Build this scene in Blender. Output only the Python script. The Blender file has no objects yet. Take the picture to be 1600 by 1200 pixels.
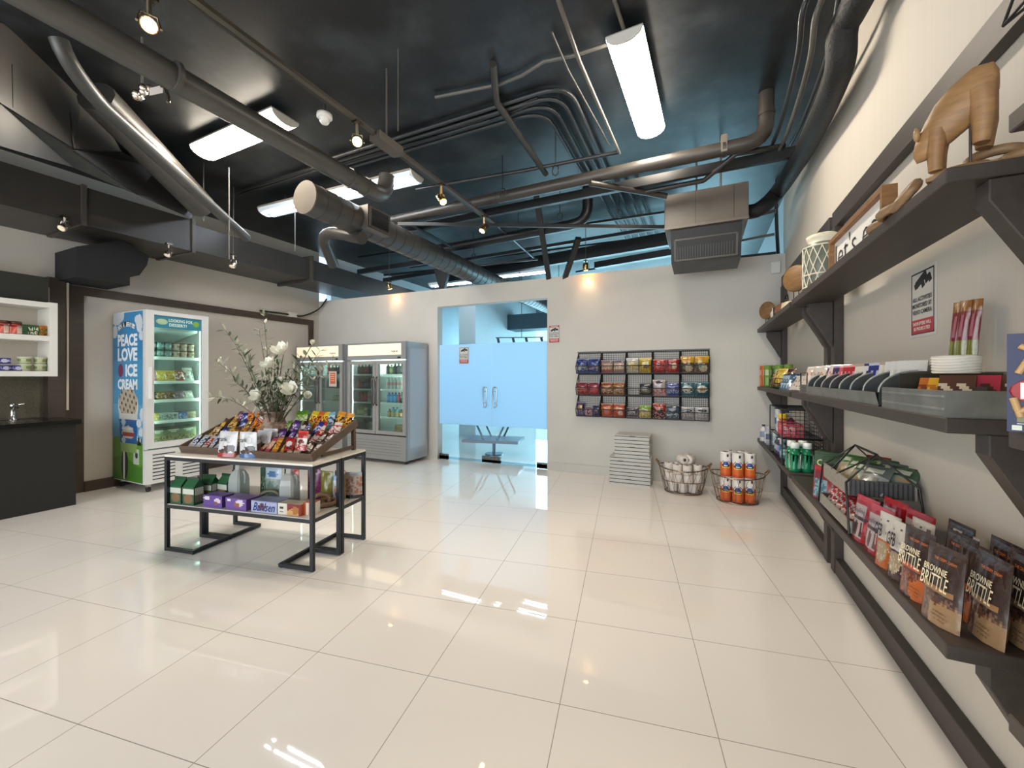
import bpy, math, random
from mathutils import Vector, Matrix
R = math.radians
SC = bpy.context.scene
COL = SC.collection
# ---------------------------------------------------------------- camera, sky, big lights, exposure
EYE = 1.38
YAW = R(24.96)
FPX = 636.0
cd = bpy.data.cameras.new('camera'); cam = bpy.data.objects.new('camera', cd); COL.objects.link(cam)
cam.location = (0, 0, EYE); cam.rotation_euler = (R(90), 0, YAW)
cd.sensor_width = 36; cd.lens = FPX / 1600 * 36; cd.shift_y = -11 / 1600; cd.clip_start = 0.05
SC.camera = cam
SC.view_settings.view_transform = 'Standard'; SC.view_settings.look = 'None'
SC.view_settings.gamma = 1; SC.view_settings.use_curve_mapping = False
SC.view_settings.exposure = 1.27
w = bpy.data.worlds.new('sky'); SC.world = w; w.use_nodes = True
w.node_tree.nodes['Background'].inputs[0].default_value = (0.58, 0.81, 1.0, 1)
w.node_tree.nodes['Background'].inputs[1].default_value = .8

def area(name, loc, rot, sx, sy, power, col):
    l = bpy.data.lights.new(name, 'AREA'); l.shape = 'RECTANGLE'; l.size = sx; l.size_y = sy
    l.energy = power; l.color = col
    o = bpy.data.objects.new(name, l); COL.objects.link(o); o.location = loc; o.rotation_euler = rot
    return o
# soft fill added behind the camera, and daylight by the windows of the room beyond
area('front_fill_light', (-2.9, -4.3, 1.9), (R(82), 0, 0), 7.0, 3.0, 130, (1.0, .98, .97))
area('far_window_daylight', (-3.2, 12.6, 2.0), (R(-90), 0, 0), 9.0, 2.6, 430, (.46, .77, 1.0))

# ---------------------------------------------------------------- pixel rays of the photograph to real planes
_ca, _sa = math.cos(YAW), math.sin(YAW)
def ray(px, py):
    xc = (px - 800) / FPX
    return (xc * _ca - _sa, xc * _sa + _ca, (589 - py) / FPX)
def PZ(px, py, z):
    r = ray(px, py); t = (z - EYE) / r[2]; return Vector((r[0]*t, r[1]*t, z))
def PX(px, py, x):
    r = ray(px, py); t = x / r[0]; return Vector((x, r[1]*t, EYE + r[2]*t))
def PY(px, py, y):
    r = ray(px, py); t = y / r[1]; return Vector((r[0]*t, y, EYE + r[2]*t))
def PD(px, py, d):
    r = ray(px, py); return Vector((r[0]*d, r[1]*d, EYE + r[2]*d))

# ---------------------------------------------------------------- colours and materials
_cc = {}
def H(h):
    if not isinstance(h, str): return h
    if h in _cc: return _cc[h]
    v = []
    for i in (0, 2, 4):
        c = int(h[i:i+2], 16) / 255
        v.append(c / 12.92 if c <= .04045 else ((c + .055) / 1.055) ** 2.4)
    _cc[h] = (v[0], v[1], v[2], 1.0)
    return _cc[h]
MATS = {}
def mat(name, rough=.5, metal=0., spec=.5, grain=0., gscale=(8, 8, 8), bump=0., coat=0., speck=0., rvar=0., trans=0., alpha=1., sub=0., mul=1.):
    """surface finish; the colour of every face comes from its own 'Col' attribute"""
    if name in MATS: return MATS[name]
    m = bpy.data.materials.new(name); m.use_nodes = True
    nt = m.node_tree; n = nt.nodes; L = nt.links; b = n['Principled BSDF']
    b.inputs['Roughness'].default_value = rough; b.inputs['Metallic'].default_value = metal
    b.inputs['Specular IOR Level'].default_value = spec; b.inputs['Coat Weight'].default_value = coat
    b.inputs['Coat Roughness'].default_value = .12
    b.inputs['Transmission Weight'].default_value = trans
    b.inputs['Alpha'].default_value = alpha
    at = n.new('ShaderNodeAttribute'); at.attribute_name = 'Col'
    src = at.outputs['Color']
    if grain or bump or rvar:
        tc = n.new('ShaderNodeTexCoord'); mp = n.new('ShaderNodeMapping'); mp.inputs['Scale'].default_value = gscale
        L.new(tc.outputs['Object'], mp.inputs[0])
        nz = n.new('ShaderNodeTexNoise'); nz.inputs['Scale'].default_value = 1.; nz.inputs['Detail'].default_value = 5
        L.new(mp.outputs[0], nz.inputs['Vector'])
        if grain:
            mr = n.new('ShaderNodeMapRange'); mr.inputs[1].default_value = .3; mr.inputs[2].default_value = .7
            mr.inputs[3].default_value = 1 - grain; mr.inputs[4].default_value = 1 + grain * .6
            L.new(nz.outputs[0], mr.inputs[0])
            mx = n.new('ShaderNodeMix'); mx.data_type = 'RGBA'; mx.blend_type = 'MULTIPLY'; mx.inputs[0].default_value = 1
            L.new(src, mx.inputs[6]); L.new(mr.outputs[0], mx.inputs[7]); src = mx.outputs[2]
        if rvar:
            mr = n.new('ShaderNodeMapRange'); mr.inputs[3].default_value = max(.02, rough - rvar); mr.inputs[4].default_value = rough + rvar
            L.new(nz.outputs[0], mr.inputs[0]); L.new(mr.outputs[0], b.inputs['Roughness'])
        if bump:
            bp = n.new('ShaderNodeBump'); bp.inputs['Strength'].default_value = bump; bp.inputs['Distance'].default_value = .01
            L.new(nz.outputs[0], bp.inputs['Height']); L.new(bp.outputs[0], b.inputs['Normal'])
    if mul != 1:
        mm = n.new('ShaderNodeMix'); mm.data_type = 'RGBA'; mm.blend_type = 'MULTIPLY'; mm.inputs[0].default_value = 1; mm.inputs[7].default_value = (mul, mul, mul, 1)
        L.new(src, mm.inputs[6]); src = mm.outputs[2]
    L.new(src, b.inputs['Base Color'])
    MATS[name] = m
    return m
def emit(name, col, strength):
    if name in MATS: return MATS[name]
    m = bpy.data.materials.new(name); m.use_nodes = True
    b = m.node_tree.nodes['Principled BSDF']; c = H(col)
    b.inputs['Base Color'].default_value = c; b.inputs['Emission Color'].default_value = c
    b.inputs['Emission Strength'].default_value = strength; b.inputs['Roughness'].default_value = .4
    MATS[name] = m; return m
def clear(name, tint, refl=.08, rough=.02, haze=0.):
    """thin clear sheet: transparent with a fresnel reflection"""
    if name in MATS: return MATS[name]
    m = bpy.data.materials.new(name); m.use_nodes = True
    nt = m.node_tree; n = nt.nodes; L = nt.links; n.remove(n['Principled BSDF'])
    t = n.new('ShaderNodeBsdfTransparent'); t.inputs[0].default_value = H(tint)
    g = n.new('ShaderNodeBsdfGlossy'); g.inputs['Roughness'].default_value = rough
    fr = n.new('ShaderNodeFresnel'); fr.inputs[0].default_value = 1.45
    ad = n.new('ShaderNodeMath'); ad.operation = 'MULTIPLY_ADD'; ad.inputs[1].default_value = .8; ad.inputs[2].default_value = refl - .04
    L.new(fr.outputs[0], ad.inputs[0])
    mx = n.new('ShaderNodeMixShader'); L.new(ad.outputs[0], mx.inputs[0]); L.new(t.outputs[0], mx.inputs[1]); L.new(g.outputs[0], mx.inputs[2])
    out = mx.outputs[0]
    if haze:
        d = n.new('ShaderNodeBsdfTranslucent'); d.inputs[0].default_value = H('dcedfb')
        d2 = n.new('ShaderNodeBsdfDiffuse'); d2.inputs[0].default_value = H('c8e0f4')
        m0 = n.new('ShaderNodeMixShader'); m0.inputs[0].default_value = .3; L.new(d.outputs[0], m0.inputs[1]); L.new(d2.outputs[0], m0.inputs[2])
        m2 = n.new('ShaderNodeMixShader'); m2.inputs[0].default_value = haze
        L.new(out, m2.inputs[1]); L.new(m0.outputs[0], m2.inputs[2]); out = m2.outputs[0]
    L.new(out, n['Material Output'].inputs[0])
    MATS[name] = m; return m
PAINT = mat('wall_paint', .7, grain=.03, gscale=(3, 3, 3))
STRIPE = mat('wallpaper', .65, grain=.035, gscale=(160, 160, .15))
FILM = mat('packet_film', .25, coat=.45, bump=.35, gscale=(30, 30, 24), mul=.66)
CARD = mat('printed_card', .42, spec=.4, mul=.75)
INK = mat('printed_ink', .45, spec=.3)
PLAS = mat('moulded_plastic', .35)
STEEL = mat('brushed_steel', .28, metal=1, rvar=.08, gscale=(40, 40, 2))
CHROME = mat('chrome', .12, metal=1)
GALV = mat('galvanised_sheet', .45, metal=.75, grain=.22, gscale=(14, 14, 14), rvar=.1)
BLACKM = mat('black_steel', .38, spec=.5)
DUCT = mat('painted_duct', .38, spec=.5, grain=.12, gscale=(6, 6, 6), rvar=.08, bump=.06, mul=.55)
WOOD = mat('dark_laminate', .5, grain=.16, gscale=(30, 3, 30), bump=.03)
WOODN = mat('natural_wood', .5, grain=.25, gscale=(14, 14, 60), bump=.12, mul=.72)
CERAM = mat('ceramic', .35, grain=.08, gscale=(12, 12, 12), bump=.15)
MATTE = mat('matte_surface', .8)
CRATE = mat('crate_wood', .6, grain=.25, gscale=(8, 60, 60), bump=.1)
LEAFM = mat('leaf', .5, sub=.2)
GLASS = clear('clear_glass', 'eef7f4', .07)
GLASST = clear('tinted_glass', 'd2ecf5', .08)
FROST = clear('frosted_film_glass', 'd8ecf8', .05, .3, haze=.93)

# ---------------------------------------------------------------- mesh builder
class MB:
    def __init__(s, M=None): s.v = []; s.f = []; s.c = []; s.sm = []; s.M = M
    def add(s, vs, fs, col, smooth=False):
        o = len(s.v)
        if s.M is not None: vs = [s.M @ Vector(p) for p in vs]
        s.v += [tuple(p) for p in vs]
        single = not isinstance(col, list)
        c = H(col) if single else None
        for i, f in enumerate(fs):
            s.f.append(tuple(o + k for k in f)); s.c.append(c if single else H(col[i])); s.sm.append(smooth)
        return s
    def box(s, x0, x1, y0, y1, z0, z1, col):
        if x0 > x1: x0, x1 = x1, x0
        if y0 > y1: y0, y1 = y1, y0
        if z0 > z1: z0, z1 = z1, z0
        v = [(x0,y0,z0),(x1,y0,z0),(x1,y1,z0),(x0,y1,z0),(x0,y0,z1),(x1,y0,z1),(x1,y1,z1),(x0,y1,z1)]
        return s.add(v, [(0,3,2,1),(4,5,6,7),(0,1,5,4),(1,2,6,5),(2,3,7,6),(3,0,4,7)], col)
    def obox(s, c, size, col, rot=None):
        hx, hy, hz = size[0]/2, size[1]/2, size[2]/2
        v = [Vector(p) for p in [(-hx,-hy,-hz),(hx,-hy,-hz),(hx,hy,-hz),(-hx,hy,-hz),(-hx,-hy,hz),(hx,-hy,hz),(hx,hy,hz),(-hx,hy,hz)]]
        if rot is not None: v = [rot @ p for p in v]
        v = [p + Vector(c) for p in v]
        return s.add(v, [(0,3,2,1),(4,5,6,7),(0,1,5,4),(1,2,6,5),(2,3,7,6),(3,0,4,7)], col)
    def bar(s, a, b, wd, ht, col):
        a = Vector(a); b = Vector(b); d = b - a; L = d.length; d.normalize()
        up = Vector((0,0,1)) if abs(d.z) < .95 else Vector((0,1,0))
        x = d.cross(up).normalized(); z = x.cross(d).normalized()
        rot = Matrix((x, d, z)).transposed()
        return s.obox((a + b) / 2, (wd, L, ht), col, rot)
    def tube(s, pts, r, col, n=8, closed=False, caps=True):
        pts = [Vector(p) for p in pts]; N = len(pts)
        rs = r if isinstance(r, (list, tuple)) else [r] * N
        T = []
        for i in range(N):
            if closed: t = pts[(i+1) % N] - pts[i-1]
            else: t = pts[min(i+1, N-1)] - pts[max(i-1, 0)]
            T.append(t.normalized() if t.length > 1e-9 else Vector((0,0,1)))
        u = T[0].orthogonal().normalized(); vs = []
        for i in range(N):
            u = (u - T[i] * u.dot(T[i]))
            if u.length < 1e-6: u = T[i].orthogonal()
            u.normalize(); v = T[i].cross(u)
            for k in range(n):
                a = 2*math.pi*k/n
                vs.append(pts[i] + (u*math.cos(a) + v*math.sin(a)) * rs[i])
        fs = []
        for i in range(N if closed else N-1):
            j = (i+1) % N
            for k in range(n):
                l = (k+1) % n
                fs.append((i*n+k, i*n+l, j*n+l, j*n+k))
        s.add(vs, fs, col, True)
        if caps and not closed:
            s.add([vs[k] for k in range(n)][::-1], [tuple(range(n))], col)
            s.add([vs[(N-1)*n+k] for k in range(n)], [tuple(range(n))], col)
        return s
    def cyl(s, a, b, r, col, n=16, r2=None, caps=True):
        return s.tube([a, b], [r, r if r2 is None else r2], col, n, caps=caps)
    def lathe(s, prof, col, c=(0,0,0), n=20, axis=None, smooth=True, wob=None):
        """prof = [(r, z)]; col one colour or fn(z, ang)"""
        vs = []; fs = []; cs = []
        for r, z in prof:
            for k in range(n):
                a = 2*math.pi*k/n
                q = Vector((r*math.cos(a), r*math.sin(a), z))
                if axis is not None: q = axis @ q
                vs.append(q + Vector(c))
        for i in range(len(prof)-1):
            for k in range(n):
                l = (k+1) % n
                fs.append((i*n+k, i*n+l, (i+1)*n+l, (i+1)*n+k))
                if callable(col): cs.append(col((prof[i][1]+prof[i+1][1])/2, 360*(k+.5)/n))
        return s.add(vs, fs, cs if callable(col) else col, smooth)
    def prism(s, poly, axis, a0, a1, col):
        """poly in the two axes other than axis, in order"""
        def mk(p, a):
            if axis == 'x': return (a, p[0], p[1])
            if axis == 'y': return (p[0], a, p[1])
            return (p[0], p[1], a)
        n = len(poly); vs = [mk(p, a0) for p in poly] + [mk(p, a1) for p in poly]
        fs = [tuple(range(n))[::-1], tuple(range(n, 2*n))] + [(i, (i+1) % n, n+(i+1) % n, n+i) for i in range(n)]
        return s.add(vs, fs, col)
    def hull(s, a, b, col):
        """two matching polygons in 3-D joined to a solid"""
        n = len(a); fs = [tuple(range(n))[::-1], tuple(range(n, 2*n))] + [(i, (i+1) % n, n+(i+1) % n, n+i) for i in range(n)]
        return s.add(list(a) + list(b), fs, col)
    def grid(s, fn, nu, nv, col, smooth=True, flip=False):
        vs = [fn(i/nu, j/nv) for j in range(nv+1) for i in range(nu+1)]
        fs = []; cs = []
        for j in range(nv):
            for i in range(nu):
                a = j*(nu+1)+i; q = (a, a+1, a+nu+2, a+nu+1)
                fs.append(q[::-1] if flip else q)
                if callable(col): cs.append(col((i+.5)/nu, (j+.5)/nv))
        return s.add(vs, fs, cs if callable(col) else col, smooth)
    def ball(s, c, r, col, n=12, m=8, sc=(1,1,1)):
        return s.grid(lambda u, v: (c[0]+r*sc[0]*math.cos(2*math.pi*u)*math.sin(math.pi*v), c[1]+r*sc[1]*math.sin(2*math.pi*u)*math.sin(math.pi*v), c[2]-r*sc[2]*math.cos(math.pi*v)), n, m, col)
    def mesh(s, name, material):
        me = bpy.data.meshes.new(name); me.from_pydata(s.v, [], s.f); me.update()
        if s.f:
            ca = me.color_attributes.new('Col', 'FLOAT_COLOR', 'CORNER')
            buf = []
            for f, c in zip(s.f, s.c): buf += list(c) * len(f)
            ca.data.foreach_set('color', buf)
            me.polygons.foreach_set('use_smooth', s.sm)
        me.materials.append(material)
        return me
def link(me, name, parent=None, loc=None, rot=None, label=None, cat=None, group=None, kind=None):
    o = bpy.data.objects.new(name, me); COL.objects.link(o)
    if parent is not None: o.parent = parent
    if loc is not None: o.location = loc
    if rot is not None: o.rotation_euler = rot if not isinstance(rot, (int, float)) else (0, 0, rot)
    if label: o['label'] = label
    if cat: o['category'] = cat
    if group: o['group'] = group
    if kind: o['kind'] = kind
    return o
def part(mb, name, material, parent=None, **k): return link(mb.mesh(name, material), name, parent, **k)
def thing(name, label, cat, loc=(0,0,0), rz=0, group=None, rot=None):
    return link(None, name, None, loc, rot if rot is not None else (0,0,rz), label, cat, group)
def bevel(o, wd=.004, seg=2):
    m = o.modifiers.new('bevel', 'BEVEL'); m.width = wd; m.segments = seg; m.limit_method = 'ANGLE'; return o
def dup(root, loc, rz, label, group=None, rot=None):
    r = root.copy(); COL.objects.link(r); r.location = loc; r.rotation_euler = rot if rot is not None else (0,0,rz)
    r['label'] = label
    if group: r['group'] = group
    for ch in list(root.children):
        c = ch.copy(); COL.objects.link(c); c.parent = r
        for g in list(ch.children):
            d = g.copy(); COL.objects.link(d); d.parent = c
    return r
_tx = {}
def text_mesh(body, wd, ht, col, bold=0., shear=0., extr=.0006):
    key = (body, round(wd,4), round(ht,4), col, bold, shear)
    if key in _tx: return _tx[key]
    cu = bpy.data.curves.new('t', 'FONT'); cu.body = body; cu.size = 1; cu.align_x = 'CENTER'; cu.resolution_u = 2; cu.offset = bold; cu.shear = shear
    cu.space_line = .82
    to = bpy.data.objects.new('t', cu); COL.objects.link(to)
    dg = bpy.context.evaluated_depsgraph_get()
    me = bpy.data.meshes.new_from_object(to.evaluated_get(dg))
    bpy.data.objects.remove(to)
    xs = [v.co.x for v in me.vertices]; ys = [v.co.y for v in me.vertices]
    x0, x1, y0, y1 = min(xs), max(xs), min(ys), max(ys)
    sx = wd/(x1-x0); sy = ht/(y1-y0)
    mb = MB()
    mb.v = [((v.co.x-(x0+x1)/2)*sx, -extr, (v.co.y-(y0+y1)/2)*sy) for v in me.vertices]
    for p in me.polygons: mb.f.append(tuple(p.vertices)); mb.c.append(H(col)); mb.sm.append(False)
    out = mb.mesh('lettering', INK); bpy.data.meshes.remove(me)
    _tx[key] = out
    return out
def text(body, wd, ht, col, parent, loc, rot=None, bold=0., name='lettering', label=None, shear=0.):
    """lettering in the local xz plane, facing -y"""
    return link(text_mesh(body, wd, ht, col, bold, shear), name, parent, loc, rot, label)
ORD = ['first','second','third','fourth','fifth','sixth','seventh','eighth','ninth','tenth','eleventh','twelfth','thirteenth','fourteenth','fifteenth','sixteenth']
def nth(i, n, a='left', b='right'):
    if i == 0: return a + 'most'
    if i == n-1: return b + 'most'
    return ORD[i] + ' from the ' + a
# ================================================================ the room
ZC = 3.8            # ceiling height
XR, XL = .90, -6.75 # side walls
def BW(x): return 5.66 + (x + 3.0) * .018      # the partition runs very slightly askew
def tiles_mat():
    m = bpy.data.materials.new('porcelain_tiles'); m.use_nodes = True
    nt = m.node_tree; n = nt.nodes; L = nt.links; b = n['Principled BSDF']
    tc = n.new('ShaderNodeTexCoord'); mp = n.new('ShaderNodeMapping')
    # mapping (texture): tile grid turned ten degrees to the walls, 0.61 m tiles
    ang = R(24.96 - 15.5); s = .61
    mp.vector_type = 'POINT'
    mp.inputs['Rotation'].default_value = (0, 0, -ang); mp.inputs['Scale'].default_value = (1/s, 1/s, 1)
    mp.inputs['Location'].default_value = (.434 + 40, -2.80 + 40, 0)
    L.new(tc.outputs['Object'], mp.inputs[0])
    sp = n.new('ShaderNodeSeparateXYZ'); L.new(mp.outputs[0], sp.inputs[0])
    def edge(sock):
        f = n.new('ShaderNodeMath'); f.operation = 'FRACT'; L.new(sock, f.inputs[0])
        a = n.new('ShaderNodeMath'); a.operation = 'SUBTRACT'; a.inputs[1].default_value = .5; L.new(f.outputs[0], a.inputs[0])
        c = n.new('ShaderNodeMath'); c.operation = 'ABSOLUTE'; L.new(a.outputs[0], c.inputs[0])
        g = n.new('ShaderNodeMath'); g.operation = 'GREATER_THAN'; g.inputs[1].default_value = .5 - .0026; L.new(c.outputs[0], g.inputs[0])
        return g.outputs[0]
    mx = n.new('ShaderNodeMath'); mx.operation = 'MAXIMUM'; L.new(edge(sp.outputs[0]), mx.inputs[0]); L.new(edge(sp.outputs[1]), mx.inputs[1])
    nz = n.new('ShaderNodeTexNoise'); nz.inputs['Scale'].default_value = 1.3; nz.inputs['Detail'].default_value = 2; L.new(tc.outputs['Object'], nz.inputs['Vector'])
    cr = n.new('ShaderNodeValToRGB'); cr.color_ramp.elements[0].position = .3; cr.color_ramp.elements[1].position = .7
    cr.color_ramp.elements[0].color = H('efe9e1'); cr.color_ramp.elements[1].color = H('f2ede6'); L.new(nz.outputs[0], cr.inputs[0])
    mc = n.new('ShaderNodeMix'); mc.data_type = 'RGBA'; L.new(mx.outputs[0], mc.inputs[0]); L.new(cr.outputs[0], mc.inputs[6]); mc.inputs[7].default_value = H('8a8278')
    L.new(mc.outputs[2], b.inputs['Base Color'])
    mr = n.new('ShaderNodeMapRange'); mr.inputs[3].default_value = .02; mr.inputs[4].default_value = .6; L.new(mx.outputs[0], mr.inputs[0]); L.new(mr.outputs[0], b.inputs['Roughness'])
    b.inputs['Specular IOR Level'].default_value = .8
    return m
def slab_mat():
    m = bpy.data.materials.new('painted_deck'); m.use_nodes = True
    nt = m.node_tree; n = nt.nodes; L = nt.links; b = n['Principled BSDF']
    tc = n.new('ShaderNodeTexCoord')
    nz = n.new('ShaderNodeTexNoise'); nz.inputs['Scale'].default_value = 1.6; nz.inputs['Detail'].default_value = 7; nz.inputs['Roughness'].default_value = .62; L.new(tc.outputs['Object'], nz.inputs['Vector'])
    cr = n.new('ShaderNodeValToRGB'); e = cr.color_ramp.elements
    e[0].position = .36; e[0].color = H('0c0d0f'); e[1].position = .64; e[1].color = H('34383b')
    x = cr.color_ramp.elements.new(.5); x.color = H('1c1e21')
    L.new(nz.outputs[0], cr.inputs[0]); L.new(cr.outputs[0], b.inputs['Base Color'])
    b.inputs['Roughness'].default_value = .42
    bp = n.new('ShaderNodeBump'); bp.inputs['Strength'].default_value = .25; bp.inputs['Distance'].default_value = .02; L.new(nz.outputs[0], bp.inputs['Height']); L.new(bp.outputs[0], b.inputs['Normal'])
    return m
def struct(name, mb, m, **k): return part(mb, name, m, kind='structure', **k)
Y0, YB = -4.6, 12.6
struct('floor', MB().box(XL-.2, XR+2.2, Y0, YB, -.1, 0, 'ffffff'), tiles_mat())
struct('ceiling', MB().box(XL-.2, XR+2.2, Y0, YB, ZC, ZC+.15, 'ffffff'), slab_mat())
struct('wall_right', MB().box(XR, XR+.12, Y0, BW(XR)+.12, 0, ZC, 'cbc5ba'), STRIPE)
struct('wall_left', MB().box(XL-.12, XL, Y0, 5.60, 0, ZC, 'bfb8ae'), PAINT)
# partition with the glass door opening
dx0, dx1, dz = PY(683.5, 700, BW(-4.05)).x, PY(855, 700, BW(-2.08)).x, 2.55
wb = MB()
def wseg(xa, xb, z0, z1):
    p = [(xa, BW(xa)), (xb, BW(xb)), (xb, BW(xb)+.14), (xa, BW(xa)+.14)]
    wb.prism(p, 'z', z0, z1, 'c6c3bc')
wseg(XL, dx0, 0, 2.845); wseg(dx1, XR+.0, 0, 2.845); wseg(dx0, dx1, dz, 2.845)
struct('wall_back', wb, PAINT)
struct('baseboard_back', MB().prism([(dx1+.02, BW(dx1)-.012), (XR, BW(XR)-.012), (XR, BW(XR)-.001), (dx1+.02, BW(dx1)-.001)], 'z', 0, .13, 'c2bfb8'), PAINT)
# the front of the shop behind the camera: unseen piers and header around an opening left for soft light
wf = MB(); wf.box(XL, -6.4, Y0-.15, Y0, 0, ZC, 'cfc8bc'); wf.box(.5, XR+.12, Y0-.15, Y0, 0, ZC, 'cfc8bc'); wf.box(-6.4, .5, Y0-.15, Y0, 3.1, ZC, 'cfc8bc')
struct('wall_front', wf, PAINT)
# the room beyond
fx0, fx1 = -8.6, 2.9
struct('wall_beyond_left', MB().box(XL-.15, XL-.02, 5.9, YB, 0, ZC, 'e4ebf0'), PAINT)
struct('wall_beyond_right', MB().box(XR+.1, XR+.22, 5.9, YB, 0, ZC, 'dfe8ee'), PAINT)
wy = 12.2
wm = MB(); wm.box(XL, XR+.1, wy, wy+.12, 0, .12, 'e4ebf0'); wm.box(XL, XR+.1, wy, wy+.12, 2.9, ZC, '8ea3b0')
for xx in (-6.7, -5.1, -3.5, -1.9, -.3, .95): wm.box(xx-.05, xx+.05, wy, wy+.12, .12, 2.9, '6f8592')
struct('window_1', wm, PAINT)
struct('window_2', MB().box(XL, XR, wy+.05, wy+.055, .12, 2.9, 'ffffff'), GLASS)
# brown frame around the left wall panel and its baseboard
BR = '43372d'
t = MB(); t.box(XL, XL+.035, 2.0, 5.45, 2.36, 2.46, BR); struct('trim_1', t, WOOD)
t = MB(); t.box(XL, XL+.035, 5.36, 5.45, .0, 2.36, BR); struct('trim_2', t, WOOD)
t = MB(); t.box(XL, XL+.035, 2.10, 2.26, 0, 2.36, BR); struct('trim_3', t, WOOD)
t = MB(); t.box(XL, XL+.15, 1.93, 2.07, 0, 2.50, '40352d'); struct('trim_4', t, WOOD)
struct('trim_5', MB().box(XL+.0, XL+.16, 2.075, 2.092, 1.0, 2.46, 'b9ab98'), PAINT)
struct('baseboard_left', MB().box(XL, XL+.05, 2.26, 5.36, 0, .12, BR), WOOD)

# ================================================================ ceiling services
DK = '34363a'
def L3(*p): return [Vector(q) for q in p]
def elbow(a, c, b, n=6):
    a, c, b = Vector(a), Vector(c), Vector(b)
    return [a*(1-t)**2 + c*2*t*(1-t) + b*t*t for t in [i/n for i in range(n+1)]]
def fixture(name_label, c, ang, ln, wd, strength, tube_look=False):
    t = thing('ceiling_light', name_label, 'ceiling light', c, ang)
    h = .075
    b = MB(); b.box(-ln/2, ln/2, -wd*.5, wd*.5, .036, h-.022, '8e8a82')
    part(b, 'housing', PLAS, t)
    for sx in (-1, 1):
        e = MB(); e.prism([(-wd/2*math.cos(math.pi*k/8), .036 - .078*math.sin(math.pi*k/8)) for k in range(9)], 'x', sx*ln/2, sx*(ln/2+.012), 'cfccc4'); part(e, 'end_cap', PLAS, t)
    m = emit('lens_%d' % int(strength), 'fff1dd' if not tube_look else 'eaf3ff', strength)
    if not tube_look:
        pr = [(-wd/2*math.cos(math.pi*k/8), .035 - .075*math.sin(math.pi*k/8)) for k in range(9)]
        part(MB().prism(pr, 'x', -ln/2+.005, ln/2-.005, 'ffffff'), 'lens', m, t)
    else:
        part(MB().box(-ln/2+.01, ln/2-.01, -wd/2+.01, wd/2-.01, -.02, .034, 'ffffff'), 'lens', emit('lens_soft', 'c4d0da', .22), t)
        for yy in (-.05, .05):
            part(MB().cyl((-ln/2+.05, yy, -.02), (ln/2-.05, yy, -.024), .011, 'ffffff', 10), 'tube', m, t)
    for sx in (-.35, .35): part(MB().cyl((ln*sx, 0, h), (ln*sx, 0, ZC-c[2]), .006, DK, 6), 'hanger', BLACKM, t)
    return t
fixture('bright wraparound ceiling light, lone one on the right above the pale floor', (-.455, 3.43, 3.68), R(88), 1.22, .25, 24)
fixture('bright wraparound ceiling light at the upper left, crossed by the grey pipe', (-4.02, 2.46, 3.68), R(-1), 1.28, .26, 24)
fixture('long open strip light with white tubes, partly hidden by the round duct', (-4.15, 3.66, 3.62), R(1.5), 2.5, .24, 22, True)
def fix2(lab, c, ang, ln): fixture(lab, c, ang, ln, .24, 9, True)
fix2('strip light seen over the partition, above the glass door', PZ(812, 428, 3.55), R(0), 1.25)
fix2('strip light of the far room, seen through the top of the glass door', (-2.95, 7.6, 3.2), R(0), 1.2)
fix2('strip light at the far left beyond the partition, half hidden by the boxy duct', (-4.9, 7.6, 3.45), R(0), 1.3)

def pipe(label, pts, r, col=DK, name='ceiling_pipe', cat='pipe', m=None, rings=None, n=12, group=None):
    b = MB(); b.tube(pts, r, col, n)
    o = part(b, name, m or DUCT, label=label, cat=cat, group=group)
    if rings:
        for (q, d) in rings:
            q = Vector(q); d = Vector(d).normalized()
            part(MB().tube([q-d*.012, q+d*.012], r*1.12, col, n), 'pipe_collar', m or DUCT, o)
    return o
# long grey pipe running away over the table
pipe('long grey pipe running away above the table, ending in an elbow', L3((-3.05, -3.0, 3.3), (-3.08, 3.15, 3.3)) + elbow((-3.08, 3.2, 3.3), (-3.1, 3.42, 3.3), (-3.08, 3.42, 3.55)), .085, '6a6661',
     rings=[((-3.05, 1.45, 3.3), (0, 1, 0)), ((-3.08, 3.1, 3.3), (0, 1, 0)), ((-3.08, 2.9, 3.3), (0, 1, 0))])
# spiral duct with flat end cap
t = thing('spiral_duct', 'thick round spiral duct with a flat pale end cap, passing over the partition', 'air duct', (-3.36, 2.64, 3.06))
b = MB(); b.cyl((0, 0, 0), (0, 7.5, 0), .15, '5e5a56', 28)
part(b, 'duct_body', DUCT, t)
part(MB().cyl((0, -.012, 0), (0, .0, 0), .155, '9b8f80', 28), 'end_cap', DUCT, t)
for k in range(46):
    y = .12 + k*.16; part(MB().cyl((0, y, 0), (0, y+.012, 0), .154, '55524f', 28), 'seam', DUCT, t)
b = MB(); b.box(.05, .20, .58, .92, -.11, .13, '6b655e'); part(b, 'register_box', DUCT, t)
b = MB(); b.box(.2, .212, .60, .90, -.09, .11, '77706a')
for k in range(7): b.box(.206, .216, .62, .88, -.075+k*.025, -.068+k*.025, '1c1c1e')
g = part(b, 'register_grille', DUCT, t)
part(MB().box(.2105, .2145, .625, .875, -.08, .10, '1f2022'), 'register_opening', MATTE, t)
pipe('short grey elbow pipe dropping from the round duct towards the boxy duct', [PD(566,372,4.3)] + elbow(PD(535,366,4.5), PD(500,358,4.7), PD(508,382,4.9)) + [PD(521,414,5.2)], .065, '4c4946')
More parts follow.
